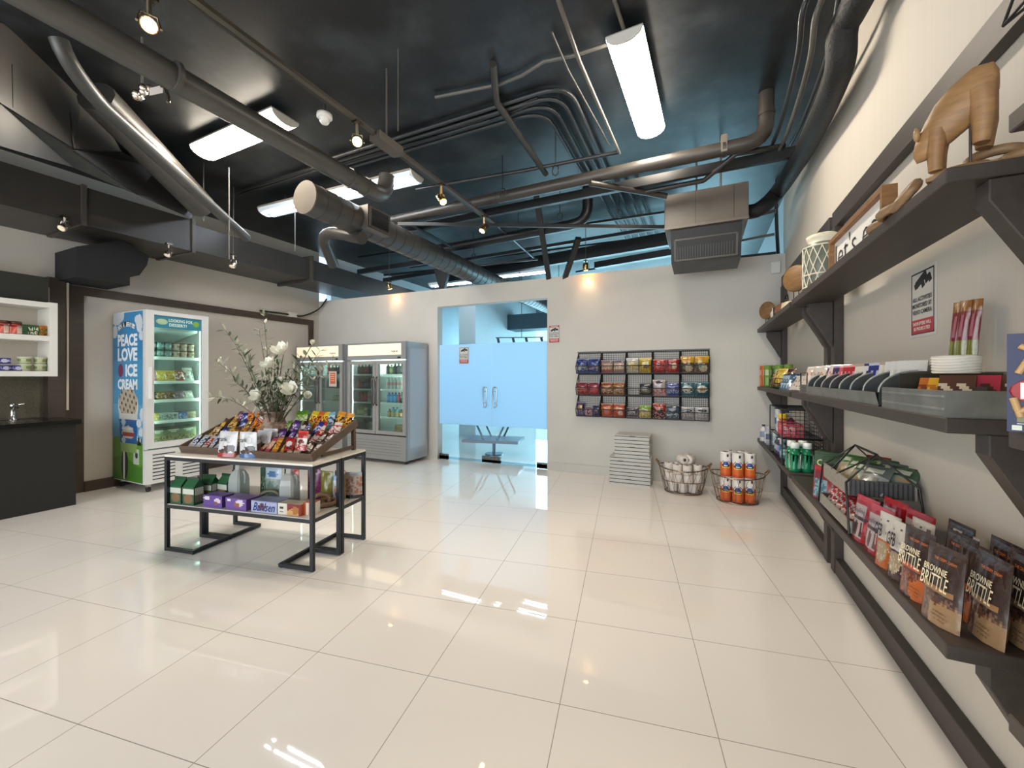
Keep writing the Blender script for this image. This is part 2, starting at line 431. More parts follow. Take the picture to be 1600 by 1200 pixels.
# boxy duct along the left wall
t = thing('rectangular_duct', 'long boxy dark duct running along the top of the left wall', 'air duct', (0, 0, 0))
b = MB(); b.box(XL+.01, -5.9, -4.0, 3.0, 2.985, 3.385, '4b4640'); part(b, 'duct_body', DUCT, t)
b = MB(); b.box(XL+.01, -5.92, 3.0, 7.6, 3.01, 3.34, '4b4845'); part(b, 'duct_body', DUCT, t)
for y in (1.98, 3.0, 4.75):
    part(MB().box(XL+.01, -5.875, y-.02, y+.02, 2.97, 3.40, '5d564e'), 'flange', DUCT, t)
# black elbow outlet below it
pp = [(120,385),(120,432),(203,446),(203,433),(218,430),(230,414),(233,400),(190,372)]
pl = [PX(x, y, -6.15) for x, y in pp]
pipe_o = part(MB().prism([(q.y, min(q.z, 2.98)) for q in pl], 'x', -6.15, -6.7, '121214'), 'duct_outlet', MATTE, label='black curved duct outlet hanging under the boxy duct above the cooler', cat='air duct')
# big transition duct and diagonal flexible pipes, upper left
def dd(x, y, e=0): return PD(x, y, 2.75 + x*.0062 + e)
a = [dd(0,35), dd(88,62), dd(132,135), dd(190,237), dd(115,232), dd(0,160)]
bk = [dd(0,35,.25), dd(88,62,.25), dd(132,135,.25), dd(190,237,.25), dd(115,232,.25), dd(0,160,.25)]
o = part(MB().hull(a, bk, '5a5550'), 'duct_transition', DUCT, label='large grey seamed duct panel at the upper left corner', cat='air duct')
for (p, q) in (((17,100),(18,168)), ((105,158),(116,232))):
    part(MB().bar(dd(p[0],p[1],-.012), dd(q[0],q[1],-.012), .012, .012, '2a2826'), 'seam', DUCT, o)
a = [dd(0,162), dd(115,234), dd(192,239), dd(245,262), dd(312,322), dd(300,342), dd(215,305), dd(115,262), dd(0,228)]
bk = [PD(x, y, 3.3 + x*.0062) for x, y in [(0,162),(115,234),(192,239),(245,262),(312,322),(300,342),(215,305),(115,262),(0,228)]]
part(MB().hull(a, bk, '3c3a38'), 'shaded_duct_underside', DUCT, label='tapered underside of the seamed duct at the left, its shade painted dark', cat='air duct')  # darker colour puts the shade of the downward face into the duct
q0, q1, q2, q3 = PD(92, 62, 2.7), PD(105, 105, 2.72), PD(160, 165, 3.1), PD(385, 372, 4.75)
pipe('diagonal grey flexible pipe slanting down to the boxy duct', elbow(q0, q1, q2) + [q2 + (q3-q2)*.5, q3], .052, '5c5a57')
q0, q1 = PD(150, 150, 3.3), PD(315, 322, 4.6)
pipe('fat round duct just below the diagonal flexible pipe', [q0, q1], .14, '5b5853')
# red tagged valve on the pipe
t = thing('valve', 'small crumpled foil valve with a white tag, hanging by the long grey pipe', 'valve', PD(222, 146, 2.9))
random.seed(4)
b = MB()
for k in range(9): b.ball((random.uniform(-.07,.07), random.uniform(-.02,.02), random.uniform(-.03,.04)), .028, 'c9b9a8', 6, 5)
part(b, 'valve_body', CHROME, t)
part(MB().cyl((0,0,0), (0,0,ZC-t.location.z), .008, '6a655e', 6), 'hanger', BLACKM, t)
b = MB(); b.obox((.19, 0, -.035), (.17, .004, .05), 'e8ddd4', Matrix.Rotation(.18, 3, 'Y')); part(b, 'tag', CARD, t, label='white tag')
b = MB(); b.tube([(.26,0,-.03),(.3,0,-.05),(.34,0,-.12),(.34,0,-.16)], .012, 'b0a090'); part(b, 'chain', CHROME, t)

# pipes running across, parallel to the partition
pipe('thick grey pipe crossing the ceiling, bending up to the deck at right', L3((-3.75, 4.12, 3.40), (.30, 4.06, 3.40)) + elbow((.32, 4.06, 3.4), (.50, 4.06, 3.4), (.50, 4.06, 3.55)) + L3((.50, 4.06, 3.8)), .062, '4a4540',
     rings=[((.18, 4.06, 3.40), (1,0,0)), ((.5, 4.06, 3.62), (0,0,1)), ((-2.1, 4.1, 3.4), (1,0,0))])
part(MB().bar((-3.6, 4.35, 3.36), (.75, 4.3, 3.36), .05, .09, '2c2e31'), 'ceiling_beam', DUCT, label='dark flat beam just behind the thick crossing pipe', cat='beam')
part(MB().bar(PZ(622, 350, 3.3), PZ(1035, 355, 3.1), .03, .04, '2c2e31'), 'ceiling_strut', DUCT, label='thin dark strut behind the crossing pipe, over the glass door', cat='strut')
pipe('thin threaded pipe crossing below the bundle of conduits', L3(PZ(650, 296, 3.6), PZ(812, 268, 3.6), PZ(966, 238, 3.6)), .02, '3a3c3f', n=8)
pipe('thin pipe rising to the ceiling light beside the conduits', L3(PZ(968, 240, 3.6), PZ(905, 95, 3.65), PZ(872, 0, 3.7)), .015, '8a857c', n=8)
pipe('bright thin cable running up past the ceiling light', L3(PZ(955, 232, 3.7), PZ(888, 110, 3.74), PZ(862, 50, 3.76)), .008, '6f6c66', n=6)
pipe('slanted steel strut bar from the deck down to the thin crossing pipe', L3(PZ(770, 100, 3.76), PZ(776, 160, 3.74), PZ(853, 272, 3.58)), .03, '4a4743', n=8)
# bundle of five conduits turning a corner on the deck
for k in range(4):
    z = 3.765; x = -1.27 + k*.095; yb = 3.42 - k*.075
    pts = L3((-3.7, yb, z)) + elbow((x-.25, yb, z), (x, yb, z), (x, yb+.25, z)) + L3((x, 5.1, z))
    pipe('grey conduit bending round the ceiling, %s of the bundle of four' % nth(k, 4), pts, .017, '43474b', 'conduit', 'conduit', n=8, group='bundle of conduits on the deck')
for k in range(5):
    x = -1.2 + k*.12
    pipe('dark conduit fanning out beyond the crossing pipe, %s of five' % nth(k, 5), L3((x, 4.9, 3.76), (x+.03, 7.6, 3.72)), .017, '33373b', 'conduit', 'conduit', n=6, group='conduits beyond the crossing pipe')
# conduit feeding the light
pipe('pale conduit crossing the deck to the lone ceiling light', L3(PZ(680, 152, 3.77), PZ(780, 132, 3.77), PZ(815, 118, 3.77), PZ(850, 96, 3.77), PZ(900, 86, 3.77), PZ(958, 66, 3.74)), .014, '7e7b74', 'conduit', 'conduit', n=8)
pipe('short pale conduit coming from above into the lone ceiling light', L3(PZ(960, 0, 3.77), PZ(968, 25, 3.77), PZ(978, 56, 3.73)), .014, '8b867c', 'conduit', 'conduit', n=8)
pipe('thin conduit pair along the deck behind the grey pipe, upper strand', L3(PZ(372, 300, 3.77), PZ(560, 240, 3.77), PZ(745, 190, 3.77), PZ(840, 152, 3.77)), .014, '2a2a2c', 'conduit', 'conduit', n=6)
pipe('thin conduit pair along the deck behind the grey pipe, lower strand', L3(PZ(372, 304, 3.76), PZ(562, 246, 3.76), PZ(747, 196, 3.76), PZ(842, 158, 3.76)), .012, '2a2a2c', 'conduit', 'conduit', n=6)
# beams and pipes over the partition
pipe('dark pipe over the partition ending in an upturned bend', L3(PZ(640, 400, 3.35), PZ(890, 352, 3.35)) + elbow(PZ(892, 351, 3.35), PZ(918, 347, 3.35), PZ(918, 347, 3.35)+Vector((0, 0, .2))) + [PZ(918, 347, 3.35)+Vector((0, 0, .44))], .065, '1e2226')
def beam(lab, x0, y0, x1, y1, z, ww, hh, col='1d2429'):
    part(MB().bar(PZ(x0, y0, z), PZ(x1, y1, z), ww, hh, col), 'ceiling_beam', DUCT, label=lab, cat='beam')
beam('deep dark beam just beyond the partition, under the deck', 700, 434, 1060, 371, 3.45, .1, .2)
beam('lower dark beam beyond the partition near the air unit', 930, 415, 1062, 392, 3.2, .08, .1)
for i, (xa, ya, xb, yb_, zz, wv) in enumerate(((560,402,1050,330,3.55,.03),(640,418,1055,366,3.6,.03),(600,430,840,405,3.35,.03),(900,425,1060,398,3.35,.03),(930,402,1055,384,3.6,.025),(1150,378,1210,366,3.2,.03),(1150,345,1212,330,3.4,.04))):
    beam('dark thin cross rail in the tangle over the partition, %s counted downwards' % ORD[i], xa, ya, xb, yb_, zz, wv, wv, '15191d')
beam('thin dark rail beyond the partition, between round duct and air unit', 690, 412, 1055, 352, 3.5, .05, .05, '2b3338')
beam('dark rail beyond the partition left of the round duct', 560, 425, 700, 404, 3.3, .06, .08)
beam('second dark rail beyond the partition left of the round duct', 600, 438, 715, 420, 3.3, .06, .07)
beam('dark channel right of the air unit over the partition', 1150, 405, 1212, 398, 3.0, .06, .07)
part(MB().bar(PY(838, 306, 4.7), PY(858, 438, 5.72), .07, .05, '2a2c2f'), 'wall_brace', DUCT, label='long slanted brace down to the partition top above the glass door', cat='brace')
part(MB().bar(PY(904, 372, 5.2), PY(882, 436, 5.72), .07, .05, '2a2c2f'), 'wall_brace', DUCT, label='short slanted brace right of the long one on the partition', cat='brace')
a = PY(690, 425, 5.72); a.z = 3.1
b = MB(); b.hull([a+Vector((-.16,0,.12)), a+Vector((.16,0,.12)), a+Vector((.05,0,-.24)), a+Vector((-.05,0,-.24))], [a+Vector((-.16,.06,.12)), a+Vector((.16,.06,.12)), a+Vector((.05,.06,-.24)), a+Vector((-.05,.06,-.24))], '15181b')
part(b, 'duct_support', DUCT, label='dark wedge bracket under the round duct on the partition', cat='bracket')
pipe('thin slanting pipe from the crossing pipe to the deep beam', L3(PZ(742, 322, 3.35), PZ(835, 404, 3.45)), .018, '4f5356', n=6)
pipe('thin black sloping pipe left of the braces', L3(PZ(640, 350, 3.3), PZ(705, 386, 3.3)), .018, '222528', n=6)
pipe('diagonal grey bracing tube from the crossing pipe towards the air unit', L3(PZ(922, 286, 3.3), PZ(1010, 301, 3.3), PZ(1042, 307, 3.25)), .03, '4f4a46', n=8)
pipe('second bracing tube behind the air unit top', L3(PZ(1008, 300, 3.3), PZ(1100, 282, 3.3), PZ(1150, 240, 3.35), PZ(1225, 228, 3.45)), .025, '3f3c3a', n=8)
# hangers
for i, (x, y) in enumerate([(785, 297), (868, 262), (810, 362), (875, 335), (740, 398), (968, 330)]):
    q = PZ(x, y, 3.42)
    t = thing('pipe_hanger', 'pear-shaped pipe hanger on a rod, %s of six over the door' % nth(i, 6), 'pipe hanger', q, 0, 'pipe hangers')
    part(MB().tube([(.035*math.cos(k*math.pi/4), 0, -.03+.05*math.sin(k*math.pi/4)) for k in range(8)], .007, '1c1d20', 6, closed=True), 'loop', BLACKM, t)
    part(MB().cyl((0,0,.02), (0,0,ZC-3.42), .005, '1c1d20', 6), 'rod', BLACKM, t)
# wires hanging
for i, (x, y0, y1, d) in enumerate([(622, 0, 205, 3.0), (358, 262, 405, 4.4), (461, 333, 393, 5.4), (318, 255, 345, 4.6)]):
    a = PD(x, y0, d); b_ = PD(x, y1, d); a.z = min(a.z, ZC)
    lab = ['long thin suspension wire beside the track junction box', 'thin drop rod carrying the middle chrome spotlight at left', 'drop rod meeting the boxy duct below the strip light', 'thin rod between the left ceiling light and boxy duct'][i]
    part(MB().cyl(a, b_, .006 if i else .004, '5c5a57', 6), 'suspension_rod', BLACKM, label=lab, cat='rod')
# track and spotlights
t = thing('lighting_track', 'long track bar for spotlights running away across the ceiling', 'lighting track', (-2.24, 0, 3.22))
part(MB().box(-.018, .018, -3.0, 4.30, -.012, .012, '5c554c'), 'track_rail', DUCT, t)
part(MB().box(-.06, -.035, -3.0, 4.30, .0, .02, '3a3632'), 'track_conduit', DUCT, t)
part(MB().box(-.05, .05, 2.35, 2.62, -.045, .02, '6b645a'), 'junction_box', DUCT, t)
part(MB().cyl((0, 2.48, 0), (0, 2.48, .58), .007, '5c554c', 6), 'hanger', BLACKM, t)
def spot(label, loc, aim, lit, col='c9b79a', drop=.08, power=0, rod=False):
    loc = Vector(loc)
    t = thing('track_spotlight', label, 'spotlight', loc)
    d = (Vector(aim)).normalized(); u = d.orthogonal().normalized()
    b = MB(); b.cyl((0,0,0), (0,0,-drop), .011, col, 8); b.box(-.025,.025,-.03,.03,-.006,.012,'5a5047'); part(b, 'stem', STEEL, t)
    if rod: part(MB().cyl((0,0,.01), (0,0,ZC-loc.z), .005, '3a3836', 6), 'hanger', BLACKM, t)
    c = Vector((0,0,-drop-.05)); s = d.cross(Vector((0,0,1)))
    s = s.normalized() if s.length > .1 else Vector((1,0,0))
    b = MB(); pts = [c + s*.045 + d*.03, c + s*.045 + Vector((0,0,.0)), c + s*.045*.7 + Vector((0,0,.05)), c - s*.045*.7 + Vector((0,0,.05)), c - s*.045, c - s*.045 + d*.03]
    b.tube(pts, .006, col, 6); part(b, 'yoke', STEEL, t)
    b = MB(); b.tube([c - d*.05, c - d*.045, c + d*.045], [.018, .034, .036], col, 14); part(b, 'lamp_head', STEEL, t)
    part(MB().tube([c + d*.046, c + d*.05], [.031, .029], 'fff0d0', 14), 'lamp_lens', emit('halogen', 'ffb050', 40) if lit else mat('lens_off', .2), t)
    if power:
        l = bpy.data.lights.new('halogen_beam', 'SPOT'); l.energy = power; l.color = (1, .80, .52); l.spot_size = R(75); l.spot_blend = .8; l.shadow_soft_size = .03
        o = bpy.data.objects.new('halogen_beam', l); COL.objects.link(o); o.parent = t; o.location = c + d*.07
        o.rotation_euler = d.to_track_quat('-Z', 'Y').to_euler()
    return t
def tocam(q): return (Vector((0,0,EYE)) - Vector(q)).normalized()
spot('glowing amber spotlight under the track, beside the smoke detector', (-2.24, 2.18, 3.2), tocam((-2.24,2.18,3.2)), True, power=30)
spot('glowing amber spotlight at the very top left of the track', (-2.46, 1.06, 3.24), tocam((-2.46,1.06,3.24)), True, power=30)
spot('brass spotlight third along the track, aimed to the right', (-2.24, 3.22, 3.2), (.6,-.1,-.8), True, 'c2a878', power=25)
spot('brass spotlight at the far end of the track', (-2.24, 4.06, 3.2), (-.35,-.45,-.8), True, 'c2a878', power=25)
spot('small spotlight washing the partition above the drinks fridges', (PY(608,440,5.45)), (0,.5,-.85), True, 'a08a60', .03, power=1.6, rod=True)
spot('small spotlight washing the partition above the glass door sign', (PY(915,408,5.55)), (0,.4,-.9), True, 'a08a60', .03, power=1.6, rod=True)
spot('chrome unlit spotlight nearest the left edge under the boxy duct', (-5.86, 1.83, 3.0), (.3,-.6,-.7), False, 'e8dcd0', .04)
spot('chrome unlit spotlight under the boxy duct above the cooler', (-5.86, 2.72, 2.99), (.1,-.4,-.9), False, 'e8dcd0', .05)
spot('chrome unlit spotlight right of the cooler, on a small plate', (-5.4, 3.2, 2.93), (.1,-.4,-.9), False, 'e8dcd0', .06, rod=True)
# smoke detector
t = thing('smoke_detector', 'white smoke detector hanging from the deck near the amber spotlight', 'smoke detector', PZ(507, 184, 3.62))
part(MB().cyl((0,0,.02), (0,0,ZC-3.62), .012, '4a4a4c', 8), 'conduit', DUCT, t)
part(MB().lathe([(.001,.03),(.062,.03),(.064,.0),(.05,-.012),(.001,-.012)], 'e9e6e0', n=24), 'base', PLAS, t)
b = part(MB().lathe([(.045,-.012),(.04,-.035),(.03,-.05),(.001,-.055)], 'f2f0ea', n=24), 'sensor', PLAS, t)
text('132', .034, .015, '22262c', t, Vector((-.014,-.041,-.026)), rot=(0,0,R(-20)+YAW), bold=.01)
# air unit
t = thing('air_unit', 'suspended grey air handling box with a black grille, above the partition', 'air conditioner', (0, 0, 0))
o = part(MB().box(-.357, .421, 4.6, 5.35, 2.945, 3.305, '7d746a'), 'cabinet', DUCT, t); bevel(o, .006)
part(MB().box(-.36, .424, 4.59, 4.60, 2.935, 2.96, '877d72'), 'cabinet_lip', DUCT, t)
for x in (-.06, .29): part(MB().box(x, x+.006, 4.596, 4.6, 2.96, 3.30, '5f574f'), 'panel_seam', DUCT, t)
q = [(4.68, 2.945), (5.3, 2.945), (5.3, 2.62), (4.80, 2.62)]
part(MB().prism(q, 'x', -.30, .37, '232322'), 'plenum', DUCT, t)
b = MB()
for k in range(22):
    x = -.235 + k*.025; b.bar((x, 4.728, 2.84), (x, 4.783, 2.66), .007, .01, '4c4a48')
part(b, 'grille', DUCT, t)
b = MB(); b.bar((-.26,4.72,2.85),(.33,4.72,2.85),.015,.02,'5a5754'); b.bar((-.26,4.785,2.645),(.33,4.785,2.645),.015,.02,'5a5754')
b.bar((-.26,4.72,2.85),(-.26,4.785,2.645),.02,.015,'5a5754'); b.bar((.33,4.72,2.85),(.33,4.785,2.645),.02,.015,'5a5754'); part(b, 'grille_frame', DUCT, t)
for x, y in ((-.05, 4.9), (.18, 4.7)): part(MB().cyl((x, y, 3.30), (x, y, ZC), .01, '6a6560', 8), 'hanger_rod', BLACKM, t)
part(MB().box(.155,.205,4.0,4.12,3.35,3.5,'8a8378'), 'hanger_clamp', DUCT, t)
pts = [Vector((.42, 4.95, 3.12)), Vector((.55, 4.9, 3.12)), PX(1215, 300, .72), PX(1240, 262, .76), PX(1262, 225, .78), PX(1290,165,.76), PX(1312,105,.74), PX(1316,50,.72), PX(1335,10,.74), PX(1400,-120,.74)]
def smooth(pts, n=4):
    out = []
    for i in range(len(pts)-1):
        p0 = pts[max(i-1,0)]; p1 = pts[i]; p2 = pts[i+1]; p3 = pts[min(i+2,len(pts)-1)]
        for k in range(n):
            s = k/n
            out.append(.5*((2*p1)+(-p0+p2)*s+(2*p0-5*p1+4*p2-p3)*s*s+(-p0+3*p1-3*p2+p3)*s**3))
    return out + [pts[-1]]
pipe('thick black flexible hose curving along the top of the right wall to the air unit', smooth(pts), .075, '161719', 'flexible_duct', 'air duct', m=mat('rubber_foil', .6, bump=.6, gscale=(60,60,60)))
for i, (dx, dz) in enumerate(((-.14, .12), (-.2, .17), (-.03, .2))):
    pts = [PX(1240, 262, .76), PX(1262, 225, .78), PX(1290,165,.76), PX(1312,105,.74), PX(1322,50,.72), PX(1338,10,.74), PX(1400,-120,.74)]
    pts = [Vector((min(p.x+dx, .86), p.y, min(p.z+dz, ZC-.03))) for p in pts]
    pipe('thin grey conduit running beside the black hose, %s of three' % ['lower','middle','upper'][i], smooth(pts), .016, ['6d6a62','303438','45484b'][i], 'conduit', 'conduit', n=8, group='conduits beside the hose')
pipe('dark conduit dropping down the room corner to the white junction box', smooth([PX(1215, 250, .84), PX(1213, 330, .84), PX(1216, 400, .85)]), .02, '2e3336', 'conduit', 'conduit', n=8)
q = PY(1212, 418, BW(.8)-.02)
part(MB().box(q.x-.05, q.x+.04, q.y-.03, q.y+.02, q.z-.07, q.z+.06, 'd8d8d4'), 'junction_box', PLAS, label='white junction box at the top right corner of the partition', cat='junction box')
q = PX(457, 493, XL+.03)
t = MB(); t.box(XL, XL+.05, q.y-.08, q.y+.08, q.z-.03, q.z+.05, 'cfcac0'); o = part(t, 'junction_box', PLAS, label='white junction box on top of the brown wall frame', cat='junction box')
pipe('black cable curling from the junction box up over the partition corner', smooth([Vector((XL+.03,q.y-.6,q.z)), Vector((XL+.03,q.y-.2,q.z+.01)), Vector((XL+.03,q.y,q.z+.01)), Vector((XL+.06,q.y+.2,q.z+.02)), Vector((XL+.1,5.5,q.z+.18)), Vector((XL+.3,5.52,2.86))]), .014, '2a2826', 'cable', 'cable', n=6)
# ================================================================ product kit
def pat(base, *ops):
    """colour pattern on a face: b band, e ellipse, r rectangle, n speckle, s stripes across, d diagonal"""
    def fn(u, v):
        c = base
        for o in ops:
            k = o[0]
            if k == 'b' and o[1] <= v <= o[2]: c = o[3]
            elif k == 'e' and ((u-o[1])/o[3])**2 + ((v-o[2])/o[4])**2 < 1: c = o[5]
            elif k == 'r' and o[1] <= u <= o[2] and o[3] <= v <= o[4]: c = o[5]
            elif k == 'n' and o[1] <= v <= o[2]:
                h = math.sin(u*91.7*o[5] + v*57.3 + o[5]*13.1) * 43758.5453; h -= math.floor(h)
                if h < o[4]: c = o[3]
            elif k == 'd' and ((u*o[1] + v*o[2]) % 1) < .5 and o[3] <= v <= o[4]: c = o[5]
            elif k == 'w' and abs(v - o[1] - o[2]*math.sin(u*o[3])) < o[4]: c = o[5]
        return c
    return fn
_mc = {}
def pouch(key, w, h, d, front, back=None, nu=14, nv=20, stand=True, crimp=.07, seed=1):
    """film bag; base at z 0, front towards -y; stand = gusset base, else pillow"""
    k = ('pouch', key)
    if k in _mc: return _mc[k]
    rnd = random.Random(seed); ph = [rnd.uniform(0, 6) for _ in range(6)]
    def th(u, v):
        e = max(0, math.sin(math.pi*u))**.55
        if stand: t = (1-v)**.55 * e if v < 1-crimp else 0
        else: t = max(0, math.sin(math.pi*min(max((v-crimp)/(1-2*crimp), 0), 1)))**.5 * e
        return t*d/2
    def wr(u, v): return .05*d*math.sin(9*u+ph[0]+5*v)*math.sin(7*v+ph[1]) + .02*d*math.sin(23*u+ph[2])
    def wx(u, v):
        return (u-.5)*w*(1 + (.03*math.sin(5*v+ph[3]) if not stand else -.04*v))
    b = MB()
    b.grid(lambda u, v: (wx(u,v), -th(u,v)-wr(u,v)*min(1, 8*th(u,v)/d), v*h), nu, nv, front)
    b.grid(lambda u, v: (wx(u,v), th(u,v)+.0015+wr(u,v)*min(1, 8*th(u,v)/d), v*h), nu, nv, (lambda u, v: (back or front)(1-u, v)) if callable(front) else front, flip=True)
    if stand:
        b.grid(lambda u, v: ((u-.5)*w, (2*v-1)*th(u,0), 0), nu, 1, front(.5, .01))
    _mc[k] = b.mesh('packet', FILM); return _mc[k]
def carton(key, w, d, h, front, side='ffffff', top=None, nu=12, nv=10, m=None):
    k = ('carton', key)
    if k in _mc: return _mc[k]
    b = MB(); b.grid(lambda u, v: ((u-.5)*w, -d/2, v*h), nu, nv, front, smooth=False)
    b.add([(-w/2,d/2,0),(w/2,d/2,0),(w/2,d/2,h),(-w/2,d/2,h)], [(3,2,1,0)], side)
    b.add([(-w/2,-d/2,0),(-w/2,d/2,0),(-w/2,d/2,h),(-w/2,-d/2,h)], [(3,2,1,0)], side)
    b.add([(w/2,-d/2,0),(w/2,d/2,0),(w/2,d/2,h),(w/2,-d/2,h)], [(0,1,2,3)], side)
    b.add([(-w/2,-d/2,h),(w/2,-d/2,h),(w/2,d/2,h),(-w/2,d/2,h)], [(0,1,2,3)], top or side)
    b.add([(-w/2,-d/2,0),(w/2,-d/2,0),(w/2,d/2,0),(-w/2,d/2,0)], [(3,2,1,0)], side)
    _mc[k] = b.mesh('carton', m or CARD); return _mc[k]
def bottle(key, r, h, body, cap, label=None, lab=(.25,.6), neck=.4, n=14, capz=.9, blob=None, m=None):
    k = ('bottle', key)
    if k in _mc: return _mc[k]
    sh = capz - .22
    prof = [(.001,0),(r*.92,0),(r,.03*h),(r,lab[0]*h),(r,lab[1]*h),(r,sh*h),(r*.8,(sh+.08)*h),(r*neck,(capz-.06)*h),(r*neck,capz*h),(r*neck*1.15,capz*h+.0005),(r*neck*1.15,h),(.001,h)]
    def col(z, a):
        if z > capz*h: return cap
        if label and lab[0]*h < z < lab[1]*h:
            if blob and (a % 120) < 60: return blob
            return label
        return body
    b = MB(); b.lathe(prof, col, n=n)
    _mc[k] = b.mesh('bottle', m or PLAS); return _mc[k]
def can(key, r, h, col, top='c8c8c8', n=14, bands=(), m=None):
    k = ('can', key)
    if k in _mc: return _mc[k]
    zs = sorted({0, h, *[x*h for q in bands for x in q[:2]]})
    prof = [(.001,0)] + [(r, z) for z in zs] + [(r*.93,h+.0005),(.001,h)]
    def cf(z, a):
        if z >= h: return top
        for q in bands:
            if q[0]*h < z < q[1]*h: return q[2] if len(q) < 4 or (a % 90) < 45 else q[3]
        return col
    b = MB(); b.lathe(prof, cf, n=n); _mc[k] = b.mesh('can', m or CARD); return _mc[k]
def tub(key, r, h, col, lid, blob=None, n=16):
    k = ('tub', key)
    if k in _mc: return _mc[k]
    b = MB(); b.lathe([(.001,0),(r*.82,0),(r*.87,h*.35),(r*.93,h*.7),(r*.96,h*.86)], (lambda z, a: blob if blob and h*.3 < z < h*.75 and (a % 120) < 75 else col), n=n)
    b.lathe([(r*1.0,h*.86),(r*1.02,h*.88),(r*1.02,h),(.001,h)], lid, n=n)
    _mc[k] = b.mesh('tub', CARD); return _mc[k]
def place(me, name, label, cat, loc, rot=None, group=None, parent=None): return link(me, name, parent, loc, rot, label, cat, group)

# ================================================================ left: open cabinet, counter, tap
t = thing('wall_cabinet', 'white open wall cabinet with two shelves of jars and cups, above the black counter', 'cabinet', (XL, 0, 0))
a, b_ = PX(0, 466, -6.38), PX(87, 476, -6.38)
cy1 = b_.y; cz1 = b_.z; cz0 = PX(88, 586, -6.38).z; cy0 = .55; wd = .37
WH = 'dcd8d0'
zm = (cz0+cz1)/2 - .015
b = MB(); b.box(.001, .015, cy0, cy1, cz0, cz1, 'c4bcae'); part(b, 'back_panel', PAINT, t)
for nme, y in (('side_panel', cy1-.035), ('side_panel', cy0)):
    bevel(part(MB().box(.015, wd, y, y+.035, cz0, cz1, WH), nme, PAINT, t), .002)
for nme, z in (('top_panel', cz1-.04), ('bottom_panel', cz0), ('shelf', zm)):
    bevel(part(MB().box(.015, wd-.001, cy0+.035, cy1-.035, z, z+.04, WH), nme, PAINT, t), .002)
b = MB(); b.box(.015, wd+.018, cy1-.075, cy1+.012, cz0-.02, cz1+.02, WH); o = part(b, 'face_frame', PAINT, t)
o.data = MB().box(wd, wd+.018, cy1-.05, cy1+.01, cz0-.015, cz1+.015, WH).mesh('face_frame', PAINT)
for z in (cz1-.045, cz0-.015, zm-.005): part(MB().box(wd, wd+.018, cy0, cy1-.05, z, z+.055, WH), 'face_frame', PAINT, t)
xs = XL + wd - .12
# jars and boxes in it
jar = bottle('jar', .05, .15, 'a8322a', '4a2c20', 'd8604c', (.15,.7), .8, capz=.82, blob='f0d8c8', m=PLAS)
for i, px in enumerate((3, 24)): 
    q = PX(px, 520, xs); place(jar, 'jar', ['red jar with a dark lid, at the frame edge in the cabinet', 'red jar with a dark lid, beside the green carton in the cabinet'][i], 'jar', (xs, q.y, zm+.04), group='red jars in the cabinet')
for i, (px, c1, c2) in enumerate(((37, '2c5a34', '2c5a34'), (50, '2f5c2c', 'e8e8d0'), (67, 'c87828', '3c6a30'))):
    q = PX(px, 520, xs)
    place(carton('cab%d' % i, .075 if i else .05, .06, .125, pat(c1, ('n',.15,.8,c2,.45,3+i), ('b',.0,.12,'8a3020' if i else c1)), c1), 'carton', ['dark green carton edge beside the red jars', 'green and cream cracker carton in the middle of the cabinet shelf', 'orange and green carton at the right end of the cabinet shelf'][i], 'carton', (xs, q.y, zm+.04), R(90))
for i, (px, dz) in enumerate(((5, 0), (2, .075), (17, 0))):
    q = PX(px, 570, xs)
    place(carton('blu', .11, .07, .06, pat('3d3f86', ('e',.6,.5,.2,.3,'d8d8ea'), ('n',.3,.7,'c8c8e4',.3,5)), '34367a'), 'carton', ['small blue carton on the lower cabinet shelf, at the frame edge', 'small blue carton stacked on the others, at the frame edge', 'small blue carton on the lower cabinet shelf, beside the green cups'][i], 'carton', (xs + (0 if i < 2 else -.0), q.y + (0, 0, .03)[i], cz0+.04+dz), R(90), 'blue cartons in the cabinet')
cup = tub('gcup', .052, .075, 'c9cfa8', 'e0e2cc', '8aa060')
for i, (px, dz) in enumerate(((38, 0), (38, .077), (63, 0), (63, .077))):
    q = PX(px, 570, xs); place(cup, 'snack_cup', 'green and cream snack cup, %s of the %s stack in the cabinet' % (['bottom','top'][i % 2], ['left','right'][i//2]), 'cup', (xs, q.y, cz0+.04+dz), group='stacked green cups')
# dark grille above, backsplash below
b = MB(); g0 = PX(0, 425, XL+.2); g1 = PX(70, 466, XL+.2)
part(MB().box(XL+.001, XL+.3, .5, g1.y, cz1+.03, g0.z, '26261f'), 'pelmet', MATTE, label='dark recessed pelmet box above the white cabinet', cat='panel')
part(MB().box(XL+.001, XL+.22, g1.y+.01, 1.92, cz1+.03, cz1+.20, 'a9a69e'), 'duct_cover', PAINT, label='small grey cover box between pelmet and brown column', cat='panel')
o = part(MB().box(XL+.001, XL+.02, .5, PX(72, 620, XL).y, .93, cz0, '5d5647'), 'backsplash', CRATE, label='brown stone-look backsplash behind the tap', cat='backsplash')
t = thing('counter', 'black bar counter with a dark worktop at the left edge', 'counter', (0, 0, 0))
cb = MB(); cb.box(XL+.02, -6.13, .3, 2.0, 0, .87, '1b1a18'); part(cb, 'cabinet_body', mat('black_laminate', .45, grain=.2, gscale=(40,40,40)), t)
bevel(part(MB().box(XL+.02, -6.08, .3, 2.03, .87, .925, '121211'), 'worktop', mat('black_stone', .18), t), .004)
t = thing('tap', 'chrome tap standing on the black counter by the backsplash', 'tap', (-6.58, PX(20, 650, -6.58).y, .925))
part(MB().lathe([(.032,0),(.03,.01),(.02,.02),(.018,.13),(.026,.14),(.026,.17),(.01,.185),(.001,.186)], 'd0d0cc'), 'tap_body', CHROME, t)
